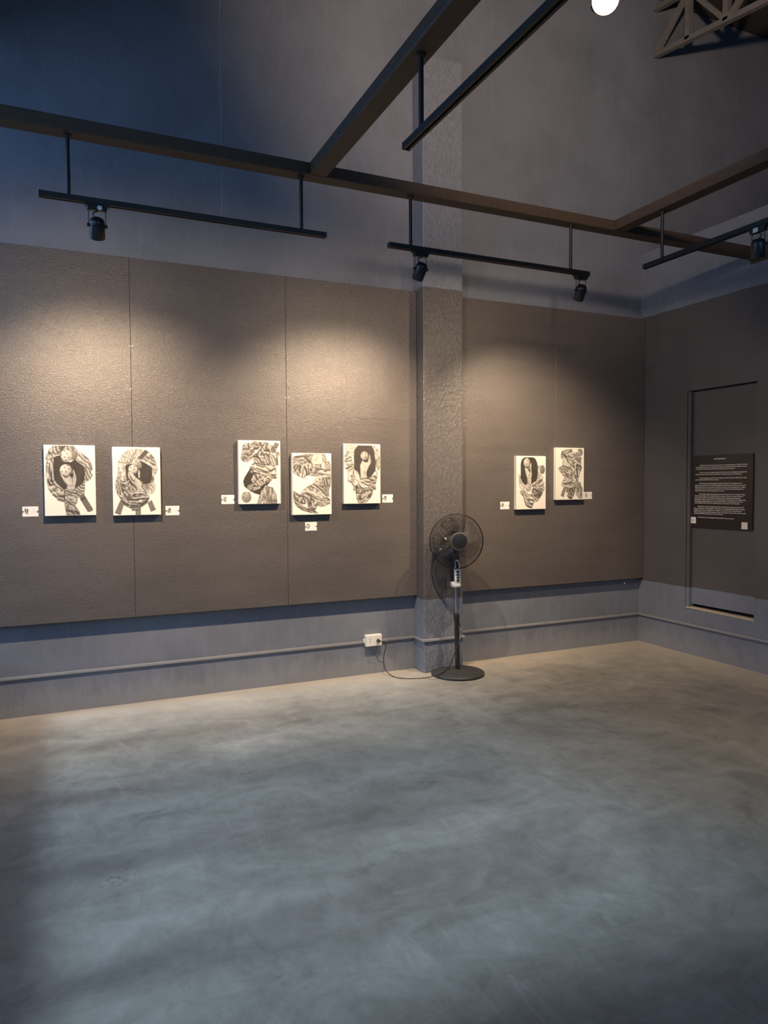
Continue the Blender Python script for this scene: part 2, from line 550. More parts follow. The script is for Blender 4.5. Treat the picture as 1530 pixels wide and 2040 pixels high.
# roof truss standing over the partition
truss = bpy.data.objects.new('roof_truss', None)
COL.objects.link(truss)
truss.location = (TX, 0, ch_a.z)
tag(truss, 'pale steel roof truss above the right partition', kind='structure')
def bar(name, a, b, w, h, mat, parent, off):
    a, b = Vector(a), Vector(b)
    M = axis_mat(a, b - a, (1, 0, 0))
    bm = new()
    box(bm, -w / 2, w / 2, -h / 2, h / 2, 0, (b - a).length)
    bmesh.ops.transform(bm, matrix=Matrix.Translation(-Vector(off)) @ M, verts=bm.verts)
    return finish(bm, name, mat, parent)
off = truss.location
y_end = -3.2
bar('bottom_chord', (TX, 0, chord_z(0)), (TX, y_end, chord_z(y_end)), 0.05, 0.045, 'truss_steel', truss, off)
bar('top_chord', (TX, 0, chord_z(0) + TRUSS_H), (TX, y_end, chord_z(y_end) + TRUSS_H), 0.05, 0.045, 'truss_steel', truss, off)
y_v = on_x(1372, 76, TX).y
step = y_v * 1.0
k = 0
while y_v * (k + 1) > y_end:
    y1 = y_v * (k + 1)
    bar('truss_post', (TX, y1, chord_z(y1)), (TX, y1, chord_z(y1) + TRUSS_H), 0.05, 0.05, 'truss_steel', truss, off)
    if k % 2 == 0:
        bar('truss_brace', (TX, y_v * k - 0.02, chord_z(y_v * k)), (TX, y1, chord_z(y1) + TRUSS_H), 0.04, 0.04, 'truss_steel', truss, off)
    else:
        bar('truss_brace', (TX, y_v * k, chord_z(y_v * k) + TRUSS_H), (TX, y1, chord_z(y1)), 0.04, 0.04, 'truss_steel', truss, off)
    k += 1

# steel beams the lamps hang from
BZ0, BZ1, BY = 3.232, 3.300, -1.24
CROSS = (-3.635, -1.445)
def beam(x0, x1, y0, y1, label):
    bm = new()
    box(bm, x0, x1, y0, y1, BZ0, BZ1, 0.006, 2)
    return tag(finish(bm, 'ceiling_beam', 'beam_steel'), label, kind='structure')
beam(X_LEFT, 0.0, BY - 0.05, BY + 0.05, 'long dark steel beam running parallel to the back wall')
beam(CROSS[0] - 0.05, CROSS[0] + 0.05, Y_FRONT, BY - 0.05, 'dark steel cross beam meeting the long beam left of the column')
beam(CROSS[1] - 0.05, CROSS[1] + 0.05, Y_FRONT, BY - 0.05, 'dark steel cross beam meeting the long beam near the partition')
bm = new()
box(bm, -0.012, 0.0, BY - 0.16, BY + 0.07, BZ0 - 0.02, BZ1 + 0.05, 0.002, 1)
tag(finish(bm, 'beam_bracket', 'beam_steel'), 'steel plate fixing the long beam to the partition', kind='structure')

# ------------------------------------------------------------------ fabric display panels
PZ1, PZ0 = on_y(568, 550, PANEL_Y).z, on_y(568, 1206, PANEL_Y).z
sx = [X_LEFT + 0.004, on_y(263, 850, PANEL_Y).x, on_y(571, 850, PANEL_Y).x, COL_X0 - 0.003]
rx = [COL_X1 + 0.003, on_y(1106, 1000, PANEL_Y).x, -0.004]
panel_labels = [
    'charcoal fabric wall panel, leftmost, holding the painting with two balls and one paddle handle',
    'charcoal fabric wall panel between two seams, holding the crumpled jackets drawing',
    'charcoal fabric wall panel touching the left side of the column',
    'charcoal fabric wall panel just right of the column behind the fan',
    'charcoal fabric wall panel in the corner beside the partition']
panels = []
def panel(x0, x1, label):
    o = thing('display_panel', ((x0 + x1) / 2, 0, PZ0), label, 'wall panel', 'charcoal fabric panels along the back wall')
    w = (x1 - x0) / 2
    bm = new()
    box(bm, -w + 0.0009, w - 0.0009, PANEL_Y, -0.0005, 0, PZ1 - PZ0, 0.0014, 1)
    finish(bm, 'panel_body', 'panel_fabric', o)
    panels.append(o)
    return o
for i in range(3):
    panel(sx[i], sx[i + 1], panel_labels[i])
for i in range(2):
    panel(rx[i], rx[i + 1], panel_labels[3 + i])
# overlapping strip of cloth on the panel left of the column
def strip(o, x0, x1, z0, z1, name='cloth_strip'):
    bm = new()
    box(bm, x0 - o.location.x, x1 - o.location.x, PANEL_Y - 0.0015, PANEL_Y + 0.001, z0 - PZ0, z1 - PZ0)
    finish(bm, name, 'panel_fabric_cross', o)
xs_ = on_y(689, 700, PANEL_Y).x
strip(panels[2], xs_, sx[3] - 0.002, on_y(760, 835, PANEL_Y).z, PZ1 - 0.004)
# small brass nails at the seams
def nail(o, px, py):
    c = on_y(px, py, PANEL_Y)
    bm = new()
    lathe(bm, [(0, 0.004), (0.003, 0.003), (0.0045, 0.0)], 10, axis_mat((c.x - o.location.x, PANEL_Y, c.z - PZ0), (0, -1, 0)))
    finish(bm, 'nail_head', 'socket_white', o, True)
for o, px, py in ((panels[0], 258.5, 689), (panels[1], 264, 689), (panels[0], 260.5, 775), (panels[2], 573, 716), (panels[1], 569.5, 792), (panels[2], 575.5, 792), (panels[3], 927, 838), (panels[4], 1244, 1162)):
    nail(o, px, py)

# ------------------------------------------------------------------ surface conduit round the walls
CZ = 0.259
cond = thing('cable_conduit', (-2.0, 0, CZ), 'thin grey cable trunking running low along the back wall, column and partition', 'conduit')
def run(x0, x1, y0, y1):
    bm = new()
    box(bm, x0 + 2.0, x1 + 2.0, y0, y1, -0.011, 0.011, 0.0035, 2)
    finish(bm, 'trunking', 'conduit_grey', cond, True)
g = 0.014
run(X_LEFT, COL_X0, -g, -0.0003)
run(COL_X0 - g, COL_X0 - 0.0003, COL_Y - g, -g)
run(COL_X0, COL_X1 + g, COL_Y - g, COL_Y - 0.0003)
run(COL_X1 + 0.0003, COL_X1 + g, COL_Y, -g)
run(COL_X1, 0.0, -g, -0.0003)
run(-g, -0.0003, -5.5, -g)

# ------------------------------------------------------------------ socket box
s0 = on_y(729.6, 1266.5, -0.042)
s1 = on_y(761.0, 1285.5, -0.042)
SW, SH = s1.x - s0.x, s0.z - s1.z
sock = thing('wall_socket', ((s0.x + s1.x) / 2, 0, s1.z), 'white double socket box mounted on the trunking left of the column', 'socket')
bm = new()
box(bm, -SW / 2, SW / 2, -0.030, -0.0005, 0, SH, 0.003, 2)
finish(bm, 'back_box', 'socket_white', sock)
bm = new()
box(bm, -SW / 2 - 0.001, SW / 2 + 0.001, -0.042, -0.030, -0.001, SH + 0.001, 0.005, 3)
fp = finish(bm, 'face_plate', 'socket_white', sock)
bm = new()
box(bm, -SW / 2 - 0.012, -SW / 2, -0.02, -0.0005, SH * 0.3, SH * 0.62, 0.002, 1)
finish(bm, 'trunking_adaptor', 'socket_white', sock)
for cx in (-0.24, 0.24):
    for dz in (-0.009, 0.009):
        bm = new()
        box(bm, cx * SW - 0.0028, cx * SW + 0.0028, -0.0425, -0.0400, SH / 2 + dz - 0.004, SH / 2 + dz + 0.004)
        finish(bm, 'pin_slot', 'hole_black', fp)
PLUG = Vector((sock.location.x + 0.24 * SW, -0.042, sock.location.z + SH * 0.47))

# ------------------------------------------------------------------ track rails and spotlights
RAIL_Z = 2.925
def track(name, a, b, rods, label):
    """rail from a to b (horizontal), hung from the beam by rods at the given distances along it"""
    a, b = Vector(a), Vector(b)
    d = (b - a).normalized()
    L = (b - a).length
    o = thing(name, a, label, 'track rail', 'ceiling track rails')
    M = axis_mat((0, 0, 0), d, (0, 0, 1))          # local z along the rail, x up
    bm = new()
    prof = [(-0.014, -0.017), (-0.014, -0.006), (-0.004, -0.006), (-0.004, 0.006), (-0.014, 0.006), (-0.014, 0.017), (0.014, 0.017), (0.014, -0.017)]
    v0 = [bm.verts.new(M @ Vector((x, y, 0.004))) for x, y in prof]
    v1 = [bm.verts.new(M @ Vector((x, y, L - 0.004))) for x, y in prof]
    k = len(prof)
    for i in range(k):
        j = (i + 1) % k
        bm.faces.new((v0[i], v0[j], v1[j], v1[i]))
    bm.faces.new(v0); bm.faces.new(v1)
    finish(bm, 'rail', 'black_metal', o)
    for s in (0, L):
        bm = new()
        box(bm, -0.016, 0.016, -0.019, 0.019, -0.004, 0.004, 0.002, 1)
        bmesh.ops.transform(bm, matrix=Matrix.Translation(d * s) @ M, verts=bm.verts)
        finish(bm, 'end_cap', 'black_plastic', o)
    for s in rods:
        bm = new()
        tube(bm, [d * s + Vector((0, 0, 0.013)), d * s + Vector((0, 0, BZ0 - a.z - 0.001))], 0.0105, 12)
        finish(bm, 'hanger_rod', 'black_metal', o, True)
        bm = new()
        lathe(bm, [(0, 0.0), (0.02, 0.0), (0.02, -0.008), (0.0105, -0.014)], 16, Matrix.Translation(d * s + Vector((0, 0, BZ0 - a.z - 0.0005))))
        finish(bm, 'rod_flange', 'black_metal', o, True)
    return o

def px_x(px, py):
    return on_y(px, py, BY).x
t1a, t1b = px_x(78, 387), px_x(648, 474)
t2a, t2b = px_x(775, 493), px_x(1172, 547)
track('track_rail', (t1a, BY, RAIL_Z), (t1b, BY, RAIL_Z), (px_x(135, 330) - t1a, px_x(600, 410) - t1a), 'black track rail with one lamp, hanging left along the back wall')
track('track_rail', (t2a, BY, RAIL_Z), (t2b, BY, RAIL_Z), (px_x(818, 445) - t2a, px_x(1137, 490) - t2a), 'black track rail with two lamps, crossing in front of the column')
c1 = on_z(805, 291, RAIL_Z).y
track('track_rail', (CROSS[0], c1, RAIL_Z), (CROSS[0], c1 - 1.5, RAIL_Z), (c1 - on_z(835, 262, RAIL_Z).y, 1.3), 'black track rail under the cross beam, holding the glaring lamp')
c2 = on_z(1292, 533, RAIL_Z).y
track('track_rail', (CROSS[1], c2, RAIL_Z), (CROSS[1], c2 - 1.5, RAIL_Z), (c2 - on_z(1326, 520, RAIL_Z).y, 1.3), 'black track rail under the cross beam nearest the partition')

def spotlight(x, y, along, aim, label, sticker=None, hot=False, power=1.0, size=104, spill=0.10):
    """adapter on the rail, two thin yoke wires, can-shaped head aimed at a point"""
    o = thing('track_spotlight', (x, y, RAIL_Z), label, 'spotlight', 'black can spotlights on the track rails')
    d = Vector(along).normalized()
    s = Vector((-d.y, d.x, 0))
    R = Matrix.Identity(4)
    for i in range(3):
        R[i][0], R[i][1], R[i][2] = d[i], s[i], (0, 0, 1)[i]
    bm = new()
    box(bm, -0.058, 0.058, -0.017, 0.017, -0.024, -0.0145, 0.002, 1)
    box(bm, -0.047, 0.047, -0.016, 0.016, -0.044, -0.022, 0.004, 2)
    bmesh.ops.transform(bm, matrix=R, verts=bm.verts)
    finish(bm, 'adapter', 'black_plastic', o)
    piv = Vector((0, 0, -0.118))
    for k in (-1, 1):
        bm = new()
        tube(bm, [R @ Vector((k * 0.040, 0, -0.043)), R @ Vector((k * 0.040, 0, piv.z - 0.006))], 0.0022, 6)
        finish(bm, 'yoke_arm', 'black_metal', o, True)
        bm = new()
        lathe(bm, [(0, -0.004), (0.009, -0.004), (0.009, 0.008), (0, 0.008)], 14, axis_mat(R @ Vector((k * 0.040, 0, piv.z)), R @ Vector((k, 0, 0)), (0, 0, 1)))
        finish(bm, 'pivot_knob', 'black_plastic', o, True)
    tgt = Vector(aim) - Vector((x, y, RAIL_Z + piv.z))
    M = axis_mat(piv, tgt, d)
    bm = new()
    lathe(bm, [(0, -0.040), (0.020, -0.039), (0.031, -0.032), (0.036, -0.018), (0.0365, 0.060), (0.0345, 0.064), (0.0335, 0.060), (0.0325, 0.030), (0, 0.028)], 28, M)
    finish(bm, 'lamp_head', 'black_plastic', o, True)
    bm = new()
    if hot:
        lathe(bm, [(0.0320, 0.050), (0.031, 0.062), (0.022, 0.071), (0, 0.075)], 24, M)
    else:
        lathe(bm, [(0.0322, 0.046), (0, 0.048)], 24, M)
    finish(bm, 'lens', 'lamp_glow_hot' if hot else 'lamp_glow', o, True)
    bm = new()
    p = [R @ Vector((0.006, 0, -0.044)), R @ Vector((-0.016, 0.0, -0.056)), R @ Vector((-0.018, 0, -0.068)), M @ Vector((0, 0.004, -0.036))]
    tube(bm, smooth_path(p, 5), 0.0032, 8)
    finish(bm, 'lamp_cable', 'black_plastic', o, True)
    if sticker:
        bm = new()
        lathe(bm, [(0, 0.0006), (0.0115, 0.0006), (0.0115, 0)], 20, axis_mat(R @ Vector((0.012, -0.016, -0.033)), R @ Vector((0, -1, 0)), (0, 0, 1)))
        st = finish(bm, 'round_sticker', 'sticker_white', o)
        bm = new()
        for q in ((-0.004, 0.004, 0.0035, 0.0055), (-0.0045, -0.002, -0.004, 0.004), (0.002, 0.0045, -0.005, 0.002)):
            box(bm, q[0], q[1], -0.0168, -0.0165, q[2], q[3])
        bmesh.ops.transform(bm, matrix=R @ Matrix.Translation((0.012, 0, -0.033)), verts=bm.verts)
        finish(bm, 'sticker_print', 'print_grey', st)
    lt = add_light('spot_beam', 'SPOT', M @ Vector((0, 0, 0.082)), M @ Vector((0, 0, 1.0)), energy=LAMP_W * power, color=LAMP_COL,
                   spot_size=math.radians(size), spot_blend=1.0, shadow_soft_size=0.028)
    lt.parent = o
    sp = add_light('spot_spill', 'SPOT', M @ Vector((0, 0, 0.084)), M @ Vector((0, 0, 1.0)), energy=LAMP_W * power * spill, color=LAMP_COL,
                   spot_size=math.radians(178), spot_blend=0.35, shadow_soft_size=0.03)
    sp.parent = o
    return o

spotlight(px_x(193, 411), BY, (1, 0, 0), (px_x(193, 411) + 0.10, PANEL_Y, 1.36), 'black can spotlight with a round white sticker, on the left rail', sticker=True)
spotlight(px_x(838, 507), BY, (1, 0, 0), (px_x(838, 507) - 0.08, PANEL_Y, 1.36), 'black can spotlight tilted left, in front of the column', power=1.15)
spotlight(px_x(1157, 551), BY, (1, 0, 0), (px_x(1157, 551) + 0.34, PANEL_Y, 1.34), 'black can spotlight at the right end of the two-lamp rail', size=98, spill=0.08)
hot = on_z(1185, 6, RAIL_Z - 0.14)
spotlight(CROSS[0], hot.y, (0, 1, 0), (CAM.x + 0.25, CAM.y + 0.25, CAM.z + 0.1), 'glaring spotlight turned towards the viewer, at the top edge', hot=True, power=0.35)
fill_flood = thing('added_floodlight', (CROSS[0], hot.y - 0.35, BZ1), 'added black fill lamp, unseen, on the cross beam above the glaring lamp', 'added_floodlight')  # added fill lamp, out of view, to warm the upper right wall
f_aim = Vector((-1.1, 0.0, 5.6)) - Vector((CROSS[0], hot.y - 0.35, BZ1 + 0.13))
FM = axis_mat((0, 0, 0.13), f_aim, (0.7, -0.7, 0))
bm = new()
box(bm, -0.09, 0.09, -0.07, 0.07, -0.03, 0.015, 0.008, 2)
bmesh.ops.transform(bm, matrix=FM, verts=bm.verts)
finish(bm, 'housing', 'black_plastic', fill_flood)
for k in range(-3, 4):
    bm = new()
    box(bm, k * 0.022 - 0.002, k * 0.022 + 0.002, -0.055, 0.055, -0.055, -0.028)
    bmesh.ops.transform(bm, matrix=FM, verts=bm.verts)
    finish(bm, 'cooling_fin', 'black_metal', fill_flood)
bm = new()
box(bm, -0.078, 0.078, -0.058, 0.058, 0.0150, 0.0165)
bmesh.ops.transform(bm, matrix=FM, verts=bm.verts)
finish(bm, 'glass_front', 'lamp_glow', fill_flood)
bm = new()
pts = [FM @ Vector((-0.098, 0, 0)), FM @ Vector((-0.098, 0, 0)) * 0.85 + Vector((0, 0, -0.05)), Vector((-0.03, 0.03, 0.004)), Vector((0.03, -0.03, 0.004)), FM @ Vector((0.098, 0, 0)) * 0.85 + Vector((0, 0, -0.05)), FM @ Vector((0.098, 0, 0))]
tube(bm, pts, 0.006, 8)
finish(bm, 'stirrup', 'black_metal', fill_flood)
lt = add_light('fill_beam', 'SPOT', FM @ Vector((0, 0, 0.10)), FM @ Vector((0, 0, 1.0)), energy=FILL_FLOOD_W, color=(1.0, 0.72, 0.50), spot_size=math.radians(80), spot_blend=1.0, shadow_soft_size=0.08)
lt.parent = fill_flood
l4 = on_z(1533, 470, RAIL_Z - 0.05)
o4 = spotlight(CROSS[1], l4.y, (0, 1, 0), (-0.75, l4.y + 0.45, 0.0), 'black can spotlight at the right edge of the picture, near the partition', power=0.42, size=110, spill=0.06)
bm = new()
box(bm, -0.0185, -0.0175, -0.01, 0.02, -0.044, -0.020)
finish(bm, 'silver_label', 'sticker_white', o4)

# ------------------------------------------------------------------ pedestal fan
f0 = on_z(912, 1343, 0)
FAN_TURN = math.radians(-14)
fan = thing('pedestal_fan', (f0.x, f0.y, 0), 'black pedestal fan with chrome pole and white control panel beside the column', 'fan')
LEAN = Matrix.Rotation(math.radians(-1.3), 4, 'Y')
TURN = Matrix.Rotation(FAN_TURN, 4, 'Z')
def fpart(bm, name, mat, parent=None, smooth=True, lean=True):
    bmesh.ops.transform(bm, matrix=(LEAN if lean else Matrix.Identity(4)) @ TURN, verts=bm.verts)
    return finish(bm, name, mat, parent or fan, smooth)
bm = new()
lathe(bm, [(0, 0.0), (0.200, 0.0), (0.207, 0.003), (0.210, 0.010), (0.208, 0.018), (0.200, 0.024), (0.150, 0.031), (0.070, 0.037), (0.060, 0.040), (0.030, 0.045), (0, 0.045)], 56)
fpart(bm, 'base', 'dusty_black', lean=False)
bm = new()
lathe(bm, [(0, 0.03), (0.019, 0.03), (0.0185, 0.43), (0, 0.43)], 20)
fpart(bm, 'lower_pole', 'black_plastic')
bm = new()
lathe(bm, [(0, 0.425), (0.021, 0.425), (0.0225, 0.445), (0.0225, 0.475), (0.0175, 0.487), (0.012, 0.489), (0, 0.489)], 24)
fpart(bm, 'height_collar', 'black_plastic')
bm = new()
lathe(bm, [(0, 0.486), (0.0112, 0.486), (0.0112, 0.70), (0, 0.70)], 18)
fpart(bm, 'upper_pole', 'chrome')
# control box (front is -y)
def loft(bm, secs, seg=20, power=3.2):
    rings = []
    for z, cx, cy, rx_, ry_ in secs:
        ring = []
        for i in range(seg):
            a = 2 * math.pi * i / seg
            c, s = math.cos(a), math.sin(a)
            k = (abs(c) ** power + abs(s) ** power) ** (-1 / power)
            ring.append(bm.verts.new((cx + rx_ * c * k, cy + ry_ * s * k, z)))
        rings.append(ring)
    for a, b in zip(rings, rings[1:]):
        for i in range(seg):
            j = (i + 1) % seg
            bm.faces.new((a[i], a[j], b[j], b[i]))
    bm.faces.new(rings[0][::-1])
    bm.faces.new(rings[-1])
    return bm
bm = new()
loft(bm, [(0.698, 0, 0.012, 0.030, 0.040), (0.705, 0, 0.012, 0.034, 0.046), (0.76, 0, 0.014, 0.034, 0.048), (0.86, 0, 0.022, 0.033, 0.048), (0.93, 0, 0.034, 0.032, 0.046), (0.99, 0, 0.05, 0.033, 0.046), (1.03, 0, 0.06, 0.030, 0.042)])
ctrl = fpart(bm, 'control_housing', 'black_plastic')
# white face: tall plate with an arched loop at the top
bm = new()
loft(bm, [(0.696, 0, 0.010, 0.0345, 0.048), (0.702, 0, 0.010, 0.0365, 0.051), (0.728, 0, 0.010, 0.0362, 0.051), (0.738, 0, 0.008, 0.034, 0.047)])
fpart(bm, 'white_collar', 'white_plastic', ctrl)
bm = new()
box(bm, -0.020, 0.027, -0.043, -0.020, 0.73, 0.845, 0.006, 3)
fpart(bm, 'button_panel', 'white_plastic', ctrl)
bm = new()
arch = [(-0.012, -0.038, 0.840), (-0.012, -0.035, 0.875), (-0.008, -0.033, 0.895), (0.003, -0.032, 0.903), (0.014, -0.033, 0.895), (0.018, -0.035, 0.875), (0.018, -0.038, 0.840)]
tube(bm, smooth_path(arch, 4), 0.0055, 8)
fpart(bm, 'arched_trim', 'white_plastic', ctrl)
for k in range(4):
    z = 0.749 + 0.0225 * k
    bm = new()
    box(bm, -0.006, 0.018, -0.049, -0.041, z - 0.0072, z + 0.0072, 0.003, 2)
    fpart(bm, 'speed_button', 'black_plastic', ctrl)
bm = new()
lathe(bm, [(0, 0), (0.011, 0.001), (0.012, 0.012), (0.010, 0.018), (0, 0.019)], 18, axis_mat((0.003, -0.030, 0.862), (0, -1, 0.1)))
fpart(bm, 'timer_knob', 'black_plastic', ctrl)
# motor, guards, blades about a horizontal axis
HC = Vector((0.0, -0.045, 1.056))
A = axis_mat(HC, (0, -1, 0.03), (1, 0, 0))        # local z points out of the front
bm = new()
lathe(bm, [(0, -0.235), (0.030, -0.232), (0.058, -0.215), (0.072, -0.18), (0.078, -0.12), (0.076, -0.085), (0, -0.083)], 32, A)
fpart(bm, 'motor_housing', 'black_plastic')
GR = 0.213
def guard(name, front):
    bm = new()
    sg = 1 if front else -1
    n = 84
    for i in range(n):
        a = 2 * math.pi * i / n
        u = Vector((math.cos(a), math.sin(a), 0))
        if front:
            prof = [(0.066, 0.074), (0.11, 0.068), (0.160, 0.052), (0.195, 0.028), (GR, 0.004)]
        else:
            prof = [(0.060, -0.082), (0.12, -0.080), (0.175, -0.060), (0.203, -0.030), (GR, -0.004)]
        tube(bm, [A @ (u * r + Vector((0, 0, z))) for r, z in prof], 0.0011, 4, caps=False)
    for r, z in ((0.110, 0.067), (0.165, 0.048)):
        z = z if front else -z - 0.012
        tube(bm, [A @ Vector((r * math.cos(2 * math.pi * i / 60), r * math.sin(2 * math.pi * i / 60), z)) for i in range(60)], 0.0012, 5, closed=True)
    return fpart(bm, name, 'black_metal')
guard('rear_guard', False)
guard('front_guard', True)
bm = new()
tube(bm, [A @ Vector((GR * math.cos(2 * math.pi * i / 90), GR * math.sin(2 * math.pi * i / 90), 0)) for i in range(90)], 0.0046, 8, closed=True)
fpart(bm, 'guard_rim', 'black_plastic')
bm = new()
lathe(bm, [(0.071, 0.062), (0.0725, 0.072), (0.070, 0.080), (0.062, 0.083), (0.060, 0.080), (0.060, 0.07)], 40, A)
fpart(bm, 'badge_ring', 'grey_plastic')
bm = new()
lathe(bm, [(0.0605, 0.070), (0.0600, 0.0815), (0.045, 0.084), (0, 0.0850)], 40, A)
badge = fpart(bm, 'centre_badge', 'black_plastic')
bm = new()
box(bm, -0.022, 0.022, 0.020, 0.0225, 0.0848, 0.0853)
bmesh.ops.transform(bm, matrix=A, verts=bm.verts)
fpart(bm, 'silver_line', 'chrome', badge, False)
bm = new()
lathe(bm, [(0, -0.06), (0.036, -0.06), (0.038, -0.02), (0.034, 0.016), (0.02, 0.026), (0, 0.028)], 28, A)
fpart(bm, 'blade_hub', 'black_plastic')
for k in range(5):
    a0 = 2 * math.pi * k / 5 + 0.35
    bm = new()
    rows = []
    for i in range(9):
        s = i / 8
        r = 0.034 + s * 0.155
        half = 0.20 + 0.36 * math.sin(math.pi * (0.15 + 0.72 * s)) 
        row = []
        for j in range(7):
            q = j / 6 - 0.5
            ang = a0 + q * half * 2 + s * 0.35
            row.append(bm.verts.new(A @ Vector((r * math.cos(ang), r * math.sin(ang), -0.016 + q * 0.060 * (1 - 0.3 * s) + 0.008 * math.sin(math.pi * (q + .5))))))
        rows.append(row)
    for a, b in zip(rows, rows[1:]):
        for j in range(6):
            bm.faces.new((a[j], a[j + 1], b[j + 1], b[j]))
    bl = fpart(bm, 'blade', 'smoky_blade')
    md = bl.modifiers.new('thickness', 'SOLIDIFY')
    md.thickness = 0.0018

# power cord: out of the housing, down the pole, over the base, along the floor and up to the socket
def fl(px, py, z):
    return on_z(px, py, z)
def near_pole(px, py, back=0.0):
    return on_y(px, py, f0.y + back)
cord_pts = [near_pole(905.5, 1160, 0.05), near_pole(908.5, 1195, 0.03), near_pole(911.5, 1225, 0.03), near_pole(914.5, 1240, 0.03),
            near_pole(918.6, 1254, 0.0), near_pole(918.4, 1265, -0.03), near_pole(912.8, 1281, -0.05), near_pole(907.8, 1295, -0.055), near_pole(902, 1312, -0.05)]
cord_pts += [fl(893, 1331, 0.047), fl(878, 1342, 0.036)]
cord_pts += [fl(862, 1347.5, 0.028), fl(852, 1349.5, 0.008), fl(838, 1351, 0.004), fl(818, 1351.8, 0.004), fl(798, 1351, 0.004), fl(783, 1347.5, 0.005)]
cord_pts += [on_y(771, 1338.5, -0.10), on_y(766, 1329, -0.085), on_y(764.3, 1314, -0.065), on_y(766, 1299, -0.06), on_y(768.5, 1289, -0.065), on_y(765.5, 1282, -0.075), on_y(759.5, 1277.5, -0.08)]
cord_pts += [PLUG + Vector((0, -0.034, -0.001))]
bm = new()
tube(bm, [q - fan.location for q in smooth_path(cord_pts, 6)], 0.0033, 8)
cord = finish(bm, 'power_cord', 'black_plastic', fan, True)
bm = new()
lathe(bm, [(0, 0.0), (0.0125, 0.0), (0.0135, 0.006), (0.0125, 0.022), (0.007, 0.030), (0.004, 0.036), (0, 0.036)], 18, axis_mat(PLUG + Vector((0, -0.0006, 0)) - fan.location, (0, -1, 0), (0, 0, 1)))
finish(bm, 'plug', 'black_plastic', cord, True)

# ------------------------------------------------------------------ paintings: canvas + drawn surface
CW, CH, CT = 0.305, 0.457, 0.040
FACE_Y = PANEL_Y - CT
GW, GH = 128, 192

def homography(quad):
    """unit square (u right, v down) -> sketch coordinates"""
    src = [(0, 0), (1, 0), (1, 1), (0, 1)]
    A_, b_ = [], []
    for (u, v), (x, y) in zip(src, quad):
        A_.append([u, v, 1, 0, 0, 0, -u * x, -v * x]); b_.append(x)
        A_.append([0, 0, 0, u, v, 1, -u * y, -v * y]); b_.append(y)
    h = np.linalg.solve(np.array(A_, float), np.array(b_, float))
    return np.append(h, 1).reshape(3, 3)

